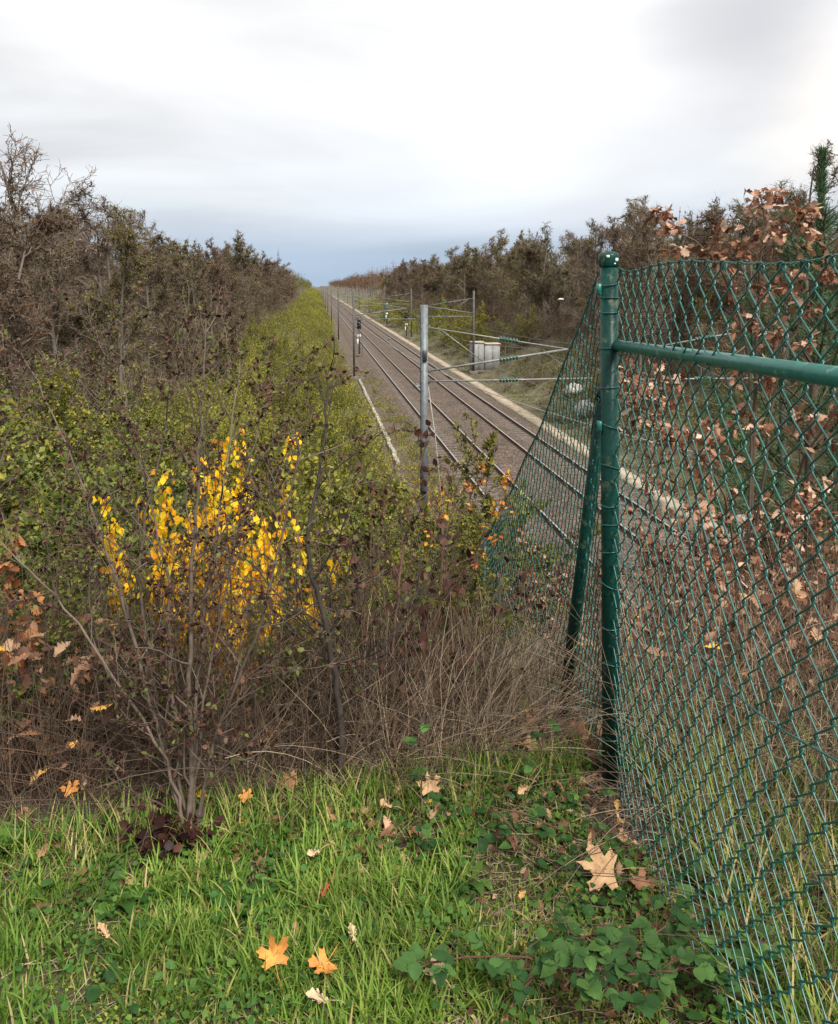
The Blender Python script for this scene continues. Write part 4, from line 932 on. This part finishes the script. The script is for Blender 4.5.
# a few darker bare saplings behind the fence
for i, (px, dd, l) in enumerate([(735, 3.1, 'dark bare sapling behind the fence mesh, the left one of a pair'), (795, 3.2, 'dark bare sapling behind the fence mesh, the right one of a pair')]):
    b_ = at(px - 5, 780, dd); b_.z = gz(b_.x, b_.y) - .02
    hero('bare_sapling', b_, [([(px - 8, 690, dd), (px - 2, 620, dd + .1), (px + 8, 520, dd + .2)], .010), ([(px + 12, 690, dd), (px + 24, 600, dd + .1)], .006)], l, bark_dark, oak_m, dict(n=8, start=.2, L=.3, P=PB), .05, 1, 60 + i, T_oak(), 'sapling')

def litter(name, n, fx, seed, label, size=.07, lift=.01, mat=litter_m):
    rs = np.random.RandomState(seed); xy = fx(rs, n); z = ground_z(xy[:, 0], xy[:, 1]) + rs.rand(n) * lift + .004
    a = rs.rand(n) * 6.28; mb = MB()
    leaves(mb, np.stack([xy[:, 0], xy[:, 1], z], 1), np.stack([np.cos(a), np.sin(a), rs.normal(0, .25, n)], 1), rs.uniform(.6, 1.3, n) * size, T_oak(2.2, -.3), rs, jit=.12, up=1.2)
    return tag(mb.build(name, mat), label, 'fallen leaves', None, 'stuff')
litter('leaf_litter', 4600, lambda rs, n: np.stack([rs.uniform(-2.6, 4.2, n), 2.6 + np.abs(rs.normal(0, 2.0, n))], 1), 3, 'brown fallen leaves covering the slope under the thicket', .07, .06)
litter('caught_leaves', 900, lambda rs, n: np.stack([rs.uniform(-2.4, -1.0, n), 2.35 + np.abs(rs.normal(0, .5, n))], 1), 6, 'rusty dead leaves caught in the stems at the left edge', .06, .55)
litter('fence_leaves', 1500, lambda rs, n: np.stack([rs.uniform(.75, 2.6, n), 2.6 + np.abs(rs.normal(0, 1.4, n))], 1), 7, 'brown dead leaves caught in the dry grass behind the fence', .06, .45)

# ------------------------------------------------------------------ foreground grass
def grass(name, n, fx, seed, hh, label, mat=grass_m, wid=.0027, clump=True, straws=.05):
    rs = np.random.RandomState(seed); xy, hs = fx(rs, n); kp = ((xy[:, 0] - .60) / .10) ** 2 + ((xy[:, 1] - 2.34) / .20) ** 2 > 1; xy, hs = xy[kp], hs[kp]; n = len(xy)
    z = ground_z(xy[:, 0], xy[:, 1]) - .004
    a = rs.rand(n) * 6.28; bend = rs.uniform(.2, 1.3, n) ; L = hs * rs.uniform(*hh, n)
    dx, dy = np.cos(a), np.sin(a); K = 5; V = np.zeros((n, 2 * K - 1, 3))
    th = rs.uniform(.05, .5, n); px = np.zeros(n); pz = np.zeros(n); w_ = wid * rs.uniform(.6, 1.5, n)
    side = np.stack([-dy, dx, np.zeros(n)], 1)
    for k in range(K):
        c = np.stack([xy[:, 0] + dx * px, xy[:, 1] + dy * px, z + pz], 1); ww = w_ * (1 - (k / (K - 1)) ** 2)
        if k < K - 1: V[:, 2 * k] = c - side * ww[:, None]; V[:, 2 * k + 1] = c + side * ww[:, None]
        else: V[:, 2 * k] = c
        ang = th + bend * (k + .5) / (K - 1); px = px + np.sin(ang) * L / (K - 1); pz = pz + np.cos(ang) * L / (K - 1)
    f = []
    for k in range(K - 2): f += [[2 * k, 2 * k + 1, 2 * k + 3], [2 * k, 2 * k + 3, 2 * k + 2]]
    f += [[2 * K - 4, 2 * K - 3, 2 * K - 2]]
    f = np.array(f); Fc = (f[None] + (np.arange(n) * (2 * K - 1))[:, None, None]).reshape(-1, 3)
    base = np.clip(.42 + .22 * vn(xy[:, 0], xy[:, 1], 3.2) / 1.2 + rs.normal(0, .16, n), 0, .88); base = np.where(rs.rand(n) < straws, rs.uniform(.9, 1, n), base)
    return tag(npmesh(name, V.reshape(-1, 3), [Fc], mat, None, False, np.repeat(base, 2 * K - 1)), label, 'grass', None, 'stuff')
def fgrass(rs, n):
    # tufts
    m = n // 26; cx = rs.uniform(-1.75, 1.0, m); cy = rs.uniform(1.5, 2.78, m)
    dn = np.clip(.60 + .75 * vn(cx, cy, 3.4) - .9 * np.exp(-((cx - .62) ** 2 / .05 + (cy - 1.95) ** 2 / .15)) - .45 * sstep(-.25, .4, cx) - 1.2 * np.exp(-((cx - .6) ** 2 + (cy - 2.45) ** 2) / .03), .04, 1.2)
    keep = (rs.rand(m) < dn) & (cy < edge(cx) + .10 + .08 * rs.normal(0, 1, m)); cx, cy = cx[keep], cy[keep]; m = len(cx); h = rs.uniform(.6, 1.3, m) * (1 - .35 * sstep(-.2, .5, cx)) * (1 - .4 * sstep(2.0, 2.4, cy))
    k = 26; x = np.repeat(cx, k) + rs.normal(0, .022, m * k); y = np.repeat(cy, k) + rs.normal(0, .022, m * k)
    return np.stack([x, y], 1), np.repeat(h, k)
grass('grass', 60000, fgrass, 1, (.03, .10), 'bright green grass covering the ground at the front', straws=.07)
grass('short_grass', 26000, lambda rs, n: (lambda q: (q[q[:, 1] < edge(q[:, 0]) + .10], np.ones(int((q[:, 1] < edge(q[:, 0]) + .10).sum()))))(np.stack([rs.uniform(-1.8, 1.2, n), rs.uniform(1.5, 2.8, n)], 1)), 2, (.02, .055), 'short sparse grass between the tufts at the front', wid=.0016, straws=.22)
grass('fence_grass', 3600, lambda rs, n: (np.stack([.72 + np.abs(rs.normal(0, .6, n)), rs.uniform(1.0, 3.3, n)], 1), np.ones(n)), 3, (.10, .32), 'long green and straw grass growing behind the right fence panel', wid=.0024, straws=.5)
grass('edge_grass', 3500, lambda rs, n: (lambda x: (np.stack([x, edge(x) + .10 + rs.normal(0, .06, n)], 1), np.ones(n)))(rs.uniform(-1.9, .6, n)), 4, (.05, .17), 'longer mixed grass at the foot of the thicket', wid=.0020, straws=.35)
def cover(name, n, seed, T, size, mat, label, lift, dens):
    rs = np.random.RandomState(seed); x = rs.uniform(-1.8, 1.5, n); y = rs.uniform(1.5, 2.8, n); k = (rs.rand(n) < dens(x, y)) & (((x - .6) / .10) ** 2 + ((y - 2.34) / .20) ** 2 > 1) & (y < edge(x) + .2); x, y = x[k], y[k]; n = len(x)
    a = rs.rand(n) * 6.28; mb = MB()
    leaves(mb, np.stack([x, y, ground_z(x, y) + rs.rand(n) * lift], 1), np.stack([np.cos(a), np.sin(a), np.full(n, .2)], 1), rs.uniform(.6, 1.4, n) * size, T, rs, jit=.2, up=1.0)
    return tag(mb.build(name, mat), label, 'ground cover', None, 'stuff')
cover('ivy_cover', 5200, 15, T_serr(), .030, bramble_m, 'dark green broad leaved weeds scattered through the turf', .04, lambda x, y: np.clip(.12 + .75 * vn(x + 1, y + 3, 3.1), 0, 1))
cover('clover_cover', 30000, 5, T_oval(.42), .016, clover_m, 'small round leaved weeds spread through the grass', .05, lambda x, y: np.clip(.45 + .5 * vn(x + 7, y, 2.8), 0, 1))
cover('moss', 60000, 6, T_dia(.25), .012, moss_m, 'yellow green moss between the grass tufts', .012, lambda x, y: np.clip(.35 + .6 * vn(x + 2, y + 5, 2.0) + .35 * np.exp(-(x - .15) ** 2 / .15), 0, 1))
# dead grass bits lying on the soil
def flat_straw():
    rng = random.Random(8); polys = []
    for _ in range(4200):
        x, y = rng.uniform(-1.7, 1.1), rng.uniform(1.5, 2.75)
        if rng.random() > .35 + .75 * math.exp(-((x - .45) ** 2) / .3): continue
        a = rng.uniform(0, 6.28); l = rng.uniform(.04, .17); pts = []
        for k in range(4): X_, Y_ = x + math.cos(a) * l * k / 3, y + math.sin(a) * l * k / 3; pts.append(Vector((X_, Y_, gz(X_, Y_) + .004 + rng.random() * .018))); a += rng.gauss(0, .15)
        polys.append((pts, [rng.uniform(.0006, .0014)] * 4))
    mb = MB(); tubes(mb, polys, 3); tag(mb.build('dry_stalks', straw, None, True), 'dry stalks lying on the bare soil near the post', 'undergrowth', None, 'stuff')
flat_straw()
litter('edge_litter', 420, lambda rs, n: (lambda x: np.stack([x, edge(x) + .02 + rs.normal(0, .12, n)], 1))(rs.uniform(-1.6, .65, n)), 12, 'small brown leaves gathered along the edge of the grass', .042, .03)
litter('small_litter', 650, lambda rs, n: np.stack([rs.normal(.55, .32, n), rs.uniform(1.5, 2.7, n)], 1), 11, 'broken bits of brown leaf on the soil along the fence', .03, .02)

# countable plants in the grass
def ray_ground(px, py_):
    d = Vector(at(px, py_, 1.0)) - Vector((0, 0, CAMZ)); t_ = 1.0
    for _ in range(60):
        p = Vector((0, 0, CAMZ)) + d * t_; t_ += (p.z - gz(p.x, p.y)) / max(.2, -d.z) * .7
    return Vector((0, 0, CAMZ)) + d * t_
def rosette(px, py_, n, ln, wdt, mat, label, name='broad_leaved_weed', seed=0, el=.35, T=None):
    p = ray_ground(px, py_); rs = np.random.RandomState(seed + px); a = np.arange(n) / n * 6.28 + rs.normal(0, .25, n); mb = MB(); K = T or T_oval(wdt, .05, -.25)
    e_ = rs.uniform(.2, 1.2, n) * el
    leaves(mb, np.tile([0, 0, .015], (n, 1)) + np.stack([np.cos(a), np.sin(a), np.zeros(n)], 1) * .01, np.stack([np.cos(a), np.sin(a), e_], 1), rs.uniform(.7, 1.15, n) * ln, K, rs, jit=.05, up=1.5)
    o = mb.build(name, mat, None, True, (p.x, p.y, p.z)); return tag(o, label, 'weed')
rosette(302, 930, 7, .12, .20, weed_m, 'broad leaved rosette in the grass left of the pale fallen leaf')
rosette(15, 852, 22, .062, .34, clover_m, 'leafy green weed clump at the left edge below the thicket', el=1.2, T=T_serr(), seed=2)
rosette(240, 912, 9, .09, .24, weed_m, 'low rosette weed in the grass below the many stemmed bush', seed=3)
rosette(118, 905, 8, .07, .3, clover_m, 'small broad leaved weed in the bright grass towards the left', seed=4, el=.8)
rosette(470, 885, 7, .06, .3, clover_m, 'small dark weed left of the large maple leaf', seed=5, el=.7)
rosette(345, 930, 6, .10, .20, weed_m, 'second broad leaved rosette just right of the larger one', seed=6)
# burgundy clump at the foot of the bush
p = ray_ground(172, 852); rs = np.random.RandomState(3); v = rs.normal(0, 1, (260, 3)) * [.055, .035, .035]; v[:, 2] = np.abs(v[:, 2]) + .01
mb = MB(); leaves(mb, v, v + [0, 0, .02], rs.uniform(.018, .036, 260), T_serr(), rs); burg = leafmat('burgundy_leaf', [(.012, .005, .006), (.035, .012, .012), (.07, .03, .02)], trans=.15, nscale=30)
o = mb.build('burgundy_weed', burg, None, True, tuple(p)); tag(o, 'dark burgundy leafed clump at the foot of the many stemmed bush', 'weed')
# bramble sprays (trefoil leaves on canes)
def bramble(name, pts_px, label, nl=6, ls=.05, seed=1, lift=.08, red=True):
    rng = random.Random(seed); rs = np.random.RandomState(seed); P = []
    for i, q in enumerate(pts_px):
        g = ray_ground(q[0], q[1]); P.append(g + Vector((0, 0, (q[2] if len(q) > 2 else lift))))
    root = empty(name, tuple(P[0]), 0, label, 'bramble'); off = np.array(tuple(P[0]))
    res = []
    for i in range(len(P) - 1):
        for k in range(5): res.append(P[i].lerp(P[i + 1], k / 5) + Vector((rng.gauss(0, .003), rng.gauss(0, .003), .012 * math.sin(k / 5 * math.pi))))
    res.append(P[-1]); mb = MB(); tubes(mb, [(res, [.0022] * len(res))], 5); pos = []; dr = []; sz = []
    pet = []
    for j in range(nl):
        t_ = (j + .5) / nl * (len(res) - 1); i = min(int(t_), len(res) - 2); q = res[i].lerp(res[i + 1], t_ - i); a = rng.uniform(0, 6.28); d = Vector((math.cos(a), math.sin(a), rng.uniform(.2, .7))); e = q + d * ls * rng.uniform(.5, 1.2)
        pet.append(([q, q.lerp(e, .5) + Vector((0, 0, .004)), e], [.0012, .001, .0008]))
        s = ls * rng.uniform(.65, 1.15)
        for da, ss in ((0, 1.0), (1.25, .8), (-1.25, .8)):
            dd = Vector((math.cos(a + da), math.sin(a + da), rng.uniform(-.15, .25))); pos.append(e); dr.append(dd); sz.append(s * ss)
    tubes(mb, pet, 4); mb.V = [v - off for v in mb.V]; mb.build('cane', twig_red, root, True)
    mb = MB(); leaves(mb, pos, dr, np.array(sz), T_serr(), rs, jit=.08, up=1.6); mb.V = [v - off for v in mb.V]; mb.build('leaves', bramble_m, root, True)
bramble('bramble_spray', [(400, 1005), (480, 985), (560, 1000), (600, 1020)], 'bramble spray with dark green leaves in the bottom middle', 13, .046, 1, .07)
bramble('bramble_spray', [(560, 1030), (620, 1000), (680, 960), (720, 950)], 'densest bramble spray with broad leaves at the bottom right below the fence', 18, .046, 2, .10)
bramble('bramble_spray', [(640, 1040), (690, 1000), (750, 985), (800, 1000)], 'bramble spray with dark leaves in the bottom right corner under the mesh', 18, .044, 3, .09)
bramble('bramble_spray', [(510, 1035), (560, 975), (590, 960)], 'small bramble spray below the large maple leaf', 9, .042, 4, .06)
bramble('bramble_spray', [(700, 905), (735, 890), (790, 880)], 'bramble leaves behind the mesh to the right of the brown leaf', 11, .045, 5, .07)
bramble('bramble_spray', [(590, 1040), (650, 1015), (700, 1020), (760, 1030)], 'lowest bramble spray cut by the bottom edge at the right', 17, .045, 16, .10)
bramble('bramble_spray', [(615, 835, .02), (612, 820, .05)], 'small three leaved bramble shoot at the foot of the green post', 1, .045, 6, .05)
bramble('bramble_shoot', [(418, 860, .02), (421, 840, .15), (432, 812, .30)], 'upright bramble shoot with green leaves in front of the dry tangle', 7, .036, 7)
bramble('bramble_shoot', [(536, 800, .05), (545, 790, .22)], 'small green bramble shoot in the dry tangle left of the post', 3, .04, 8)
bramble('bramble_shoot', [(520, 860, .05), (490, 840, .1), (560, 850, .06)], 'thin bramble runner on the mossy ground left of the post', 4, .03, 9)

# fallen leaves, each its own
leaf_cols = {'tan': [(.30, .17, .08), (.50, .32, .17)], 'pale': [(.36, .24, .14), (.56, .40, .26)], 'orange': [(.34, .12, .03), (.60, .27, .05)], 'brown': [(.15, .06, .03), (.30, .14, .07)], 'red': [(.22, .02, .015), (.40, .05, .03)]}
leafmats = {k: noisemat('fallen_leaf_' + k, v, 38, rough=.75, bump=.0016, bscale=90) for k, v in leaf_cols.items()}
for k_, m_ in leafmats.items(): wear(m_, (.12, .06, .03), 55, .58)
def maple_outline():
    half = [(0, 1.0), (.06, .80), (.16, .72), (.13, .58), (.22, .42), (.36, .52), (.52, .66), (.60, .58), (.80, .56), (.66, .40), (.72, .28), (.54, .18), (.40, .08), (.52, -.02), (.66, -.12), (.52, -.22), (.50, -.34), (.34, -.28), (.18, -.22), (.06, -.20)]
    return half + [(-x, y) for x, y in reversed(half[1:])]
def oak_outline():
    o = [(0, 1.0), (.10, .92), (.13, .84), (.28, .76), (.20, .62), (.34, .50), (.16, .36), (.26, .20), (.10, .08), (.16, -.06), (.04, -.2)]
    return o + [(-x, y) for x, y in reversed(o[1:])]
def fallen(px, py_, size, kind, col, label, rz, tilt=(.1, .1), lift=.02, curl=.25, seed=1):
    O = np.array(maple_outline() if kind == 'maple' else oak_outline()); n = len(O); V = [[0, 0, 0]]; rs = np.random.RandomState(seed + px)
    for f in (.35, .68, 1.0):
        for x, y in O: V.append([x * f, y * f, 0])
    V = np.array(V, float); ph = rs.rand(3) * 6; r2 = V[:, 0] ** 2 + V[:, 1] ** 2; ang = np.arctan2(V[:, 1], V[:, 0])
    V[:, 2] = curl * r2 * (.6 + .6 * np.sin(2 * ang + ph[0])) + .10 * np.sin(V[:, 0] * 9 + ph[1]) * np.sqrt(r2) + .04 * np.sin(V[:, 1] * 8 + ph[2])
    V *= size / 2 * 1.15
    tri = [[0, 1 + i, 1 + (i + 1) % n] for i in range(n)]; q = [[1 + k * n + i, 1 + (k + 1) * n + i, 1 + (k + 1) * n + (i + 1) % n, 1 + k * n + (i + 1) % n] for k in range(2) for i in range(n)]
    p = ray_ground(px, py_)
    mb = MB(); mb.add(V, [tri, q]); s = size / 2
    mb.tube([(0, -.15 * s, .002), (.05 * s, -.8 * s, .012), (.18 * s, -1.4 * s, .004)], [.0011, .0009, .0008], 5)
    o = mb.build('fallen_leaf', leafmats[col], None, True, (p.x, p.y, p.z + lift + .012)); o.rotation_euler = (Matrix.Rotation(tilt[0], 3, 'X') @ Matrix.Rotation(tilt[1], 3, 'Y') @ Matrix.Rotation(rz, 3, 'Z')).to_euler()
    return tag(o, label, 'fallen leaf', 'fallen leaves in the grass')
fallen(607, 890, .145, 'maple', 'tan', 'large pale tan maple leaf lying on the soil below the post', 1.4, (.40, -.1), .045, .14)
fallen(640, 900, .075, 'maple', 'brown', 'dark brown leaf touching the large tan maple leaf', .6, (.2, .3), .03, .5)
fallen(275, 985, .085, 'maple', 'orange', 'bright orange leaf standing in the grass at the bottom', .3, (.7, .1), .05, 1.0)
fallen(326, 985, .080, 'maple', 'orange', 'ragged orange brown leaf right of the bright orange one', 2.5, (.3, .2), .04, .8, 4)
fallen(440, 990, .075, 'maple', 'pale', 'pale pinkish tan leaf in the bottom middle of the grass', .5, (.3, -.1), .03, .15)
fallen(325, 1018, .08, 'oak', 'pale', 'pale leaf cut by the bottom edge of the picture', 1.3, (.2, .1), .03, .2)
fallen(108, 960, .06, 'oak', 'tan', 'tan leaf half sunk in the bright grass on the left', .9, (.5, .2), .05, .4)
fallen(430, 808, .085, 'maple', 'tan', 'tan maple leaf at the edge of the dry tangle', .2, (.6, 0), .05, .2)
fallen(390, 823, .06, 'oak', 'tan', 'small tan leaf left of the leaf at the edge of the tangle', 1.2, (.4, .1), .04, .4)
fallen(318, 866, .055, 'oak', 'pale', 'small pale leaf lying in the middle of the grass', 2.0, (.3, .1), .03, .3)
fallen(634, 853, .09, 'oak', 'tan', 'flat tan leaf on the soil just below the foot of the post', 1.5, (.15, .05), .02, .3)
fallen(622, 832, .05, 'oak', 'pale', 'small pale brown leaf between the post foot and the flat tan leaf', .8, (.1, .3), .02, .5)
fallen(528, 800, .08, 'oak', 'tan', 'curled tan leaf at the base of the dry tangle left of the post', 2.2, (.4, .3), .03, .6)
fallen(563, 803, .06, 'oak', 'brown', 'brown curled leaf between the tangle and the post', .4, (.3, .3), .03, .6)
fallen(247, 817, .05, 'maple', 'orange', 'small yellow orange leaf right of the many stemmed bush', .6, (.7, .2), .05, .3)
fallen(293, 800, .075, 'maple', 'brown', 'brown curled leaf at the thicket foot between bush and sapling', 1.0, (.5, .2), .04, .5)
fallen(328, 908, .05, 'oak', 'red', 'small dark red leaf upright in the grass', 2.6, (.9, .2), .05, .3)
fallen(354, 955, .06, 'oak', 'pale', 'cream leaf partly hidden by grass above the ragged orange one', .3, (.4, .1), .03, .3)
fallen(590, 868, .075, 'oak', 'tan', 'curled beige leaf above the large tan maple leaf', .2, (.2, .6), .03, .9)
fallen(634, 1006, .085, 'oak', 'tan', 'curled tan leaf among the brambles at the bottom right', 1.9, (.3, .5), .04, .8)
fallen(645, 935, .05, 'oak', 'brown', 'small grey brown leaf below the dark brown one', 1.0, (.2, .2), .02, .5)
fallen(712, 1000, .05, 'oak', 'orange', 'small rusty leaf at the foot of the mesh', .5, (.3, .2), .03, .4)
fallen(72, 820, .06, 'maple', 'orange', 'yellow orange leaf hanging low by the left weed clump', .5, (.8, .2), .08, .3)

# ------------------------------------------------------------------ the fence
PX, PY = .612, 2.20                    # corner post
post_top = 1.69; lean = Vector((.040, 0.0, 0))       # leans slightly to the right at its foot/top
def pp(z): return Vector((PX - .012 + .058 * (1 - z / 1.7) * 0 + .0 , PY, z)) + Vector((.0, 0, 0))
def at_y(px, py_, y):                 # the point of the picture ray that lies y metres ahead
    a = at(px, py_, 1.0); o = Vector((0, 0, CAMZ)); return o + (a - o) * (y / a.y)
foot = at_y(611, 800, 2.49); topc = at_y(609, 258, 2.49)
foot.z = gz(foot.x, foot.y) - .06
AX = (topc - foot); AXn = AX.normalized()
post = empty('fence_post', tuple(foot), 0, 'dark green round corner post with a scuffed cap holding both mesh panels', 'fence post', 'green fence posts')
H = AX.length
def loc(p): return tuple(Vector(p) - foot)
MB().tube([Vector((0, 0, 0)), AX * .5, AX], .0275, 24).build('pole', green_plastic, post, True)
cap = MB(); cap.tube([AX + AXn * k for k in (-.028, -.024, .006, .014, .020)], [.0285, .0312, .0312, .028, .015], 24); cp_ = cap.build('cap', green_plastic, post, True)
ch = MB()
for a, z, s in ((-1.9, .004, .010), (-.95, -.006, .012), (-1.2, -.018, .006)):
    c_ = AX + AXn * z + Vector((math.cos(a), math.sin(a), 0)) * .0308; ch.box(c_, (s, .004, s * .9), a + 1.57, bev=.0015)
ch.build('chipped_paint', chip_white, cp_)
tie = MB(); rng = random.Random(3)
for fz in (.955, .93, .905, .84, .77, .70, .625, .56, .52, .47, .41, .33, .26, .20, .12):
    c0 = AX * fz; tl = rng.uniform(-.012, .012); r = .0300
    tie.tube([c0 + Vector((math.cos(a) * r, math.sin(a) * r, tl * math.cos(a + fz * 9))) for a in np.linspace(0, 2 * math.pi * 1.05, 22)], .0016, 6)
tie.build('tie_wire', wire_green, post, True)
# flat clamp blades with a light lug
for fz in (.945, .70): MB().box(AX * fz + Vector((-.033, -.006, 0)), (.014, .02, .035), bev=.003).build('clamp_lug', rail_green, post)

# brace leaning down the slope
bt = at_y(604, 392, 2.54); bb = at_y(559, 745, 3.15); bb.z = min(bb.z, gz(bb.x, bb.y) - .02)
br_ = empty('fence_brace', tuple(bb), 0, 'dark green slanting brace tube leaning on the corner post', 'fence brace')
MB().tube([Vector((0, 0, 0)), (bt - bb) * .5, bt - bb], .0225, 18).build('tube', green_plastic, br_, True)
MB().tube([(bt - bb) * .985, (bt - bb) * 1.012], [.026, .018], 18).build('end_cap', green_plastic, br_, True)
# horizontal rail toward the viewer
ra = at_y(615, 345, 2.49); rb = at_y(838, 377, 1.25); rb = ra + (rb - ra) * 1.5
rl = empty('fence_rail', tuple(ra), 0, 'green horizontal tube rail running from the corner post behind the mesh', 'fence rail')
MB().tube([Vector((0, 0, 0)), (rb - ra) * .5, rb - ra], .0172, 24).build('tube', rail_green, rl, True)
MB().tube([(rb - ra) * -.004, (rb - ra) * .012], .0205, 20).build('end_socket', green_plastic, rl, True)
# far post down the slope
t9 = at_y(484, 532, 5.0); b9 = at_y(483, 700, 5.0); b9.z = gz(b9.x, b9.y) - .1
p2 = empty('fence_post', tuple(b9), 0, 'green fence post lower down the slope, half buried in dry stems', 'fence post', 'green fence posts')
MB().tube([Vector((0, 0, 0)), t9 - b9], .030, 16).build('pole', green_plastic, p2, True)
MB().tube([(t9 - b9) * .985, (t9 - b9) * 1.01, (t9 - b9) * 1.018], [.034, .034, .02], 16).build('cap', green_plastic, p2, True)

def chainlink(name, fmap, S, a, Ht, av, label, rw=.00165, seed=0, hooks=True, parent=None):
    """fmap(s, t) -> point, with n (out of plane) handled by fmap(s,t,n)"""
    nw = int(S / a); nr = int(Ht / av); Ht = nr * av; polys = []; rng = random.Random(seed)
    for i in range(nw):
        pts = []
        for k in range(nr + 1):
            right = (k + i) % 2 == 0; s = (i + 1) * a if right else i * a; t_ = k * av
            e = .0032 if right else -.0032; dr = av * .13
            # bend wraps round its neighbour: enters in front, leaves behind
            n0, n1 = (.0025, -.0025) if right else (-.0025, .0025)
            sg_ = a * .09 if right else -a * .09
            if k > 0: pts.append(fmap(s - sg_, t_ - dr * 1.75, n0)); pts.append(fmap(s + e * .8, t_ - dr * .75, n0 * .9))
            pts.append(fmap(s + e * 1.1, t_, 0))
            if k < nr: pts.append(fmap(s + e * .8, t_ + dr * .75, n1 * .9)); pts.append(fmap(s - sg_, t_ + dr * 1.75, n1))
        polys.append((pts, [rw] * len(pts)))
    root = empty(name, (0, 0, 0), 0, label, 'chain link fence', 'green chain link panels')
    mb = MB(); tubes(mb, polys, 6); mb.build('mesh', wire_green, root, True)
    # twisted selvage on top and tension wires
    mb = MB()
    for ph in (0, math.pi):
        pts = [fmap(s, Ht + .003 + .0020 * math.sin(s * 190 + ph), .0020 * math.cos(s * 190 + ph)) for s in np.linspace(0, S, int(S / .006))]
        mb.tube(pts, rw * .75, 5, cap=False)
    # knuckled ends along the top
    for i in range(nw):
        if (nr + i) % 2: continue
        s = (i + 1) * a
        mb.tube([fmap(s - .010, Ht - .014, 0), fmap(s - .005, Ht + .005, .004), fmap(s + .003, Ht + .008, .001), fmap(s + .006, Ht - .002, -.005), fmap(s + .011, Ht - .014, .0)], rw, 5)
    mb.build('top_strand', wire_green, root, True)
    return root
def lerp(a, b_, t_): return a + (b_ - a) * t_
# right panel: from post toward the camera and past it
A0, A1 = Vector((foot.x + .010, foot.y - .036, 0)), Vector((.71, .62, 0))
dA = (A1 - A0); SA = dA.length; nA = Vector((dA.y, -dA.x, 0)).normalized()
if nA.x > 0: nA = -nA
_ss = np.linspace(0, 2, 81); _zz = np.interp(_ss, [0, .06, .16, .35, .55, .75, .92, 1.05, 1.16, 1.26, 1.5, 2], [1.650, 1.636, 1.634, 1.648, 1.653, 1.645, 1.636, 1.635, 1.645, 1.656, 1.66, 1.66]); _zz = np.convolve(np.pad(_zz, 2, mode='edge'), [.1, .2, .4, .2, .1], 'valid')
def mapA(s, t_, n):
    f = s / SA; base = A0 + dA * f; zt = float(np.interp(s, _ss, _zz))
    z0 = -.03; u = t_ / 1.657
    bow = .018 * math.sin(u * 3.14) * math.sin(f * 3.14 * 1.2) + .010 * math.sin(s * 5 + t_ * 3)
    bow += .05 * (1 - u) ** 3 * f
    lean_ = (topc.x - foot.x) * u * (1 - f)
    shear = -.05 * (1 - u) * math.sin(min(1, f) * 3.14)
    return base + dA.normalized() * shear + Vector((lean_, (topc.y - foot.y) * u * (1 - f), z0 + (zt - z0) * u)) - nA * -(n + bow)
fa = chainlink('chain_link_panel', mapA, SA, .0365, 1.66, .0436, 'near green chain link panel right of the corner post, its cells largest', .0019, 1)
mb = MB(); mb.tube([mapA(SA * f, .80 + .22 * f - .10 * math.sin(f * 3.14), .004) for f in np.linspace(0, 1, 30)], .0021, 6); mb.build('tension_wire', wire_green, fa, True)
# far panel: down the slope
B0 = Vector((foot.x - .032, foot.y + .01, 0)); B1 = Vector((t9.x + .02, t9.y, 0)); dB = B1 - B0; SB = dB.length; nB = Vector((dB.y, -dB.x, 0)).normalized()
ztop0 = topc.z - .05; ztop1 = t9.z - .02
def mapB(s, t_, n):
    f = s / SB; base = B0 + dB * f; zt = ztop0 + (ztop1 - ztop0) * f - .07 * math.sin(f * 3.14) - .01 * math.sin(s * 9); u = t_ / 1.512
    hgt = 1.60 - .12 * f
    bow = .03 * math.sin(f * 6) * math.sin(u * 3) + (1 - u) * .02 * math.sin(s * 4)
    return base + Vector(((topc.x - foot.x) * u * (1 - f), 0, zt - hgt * (1 - u))) + nB * (n + bow)
fb = chainlink('chain_link_panel', mapB, SB, .035, 1.55, .0420, 'farther green chain link panel dropping down the slope left of the corner post', .0018, 2)
mb = MB(); mb.tube([mapB(SB * f, 1.512, 0) for f in np.linspace(0, 1, 30)], .0028, 6); mb.build('tension_wire', wire_green, fb, True)
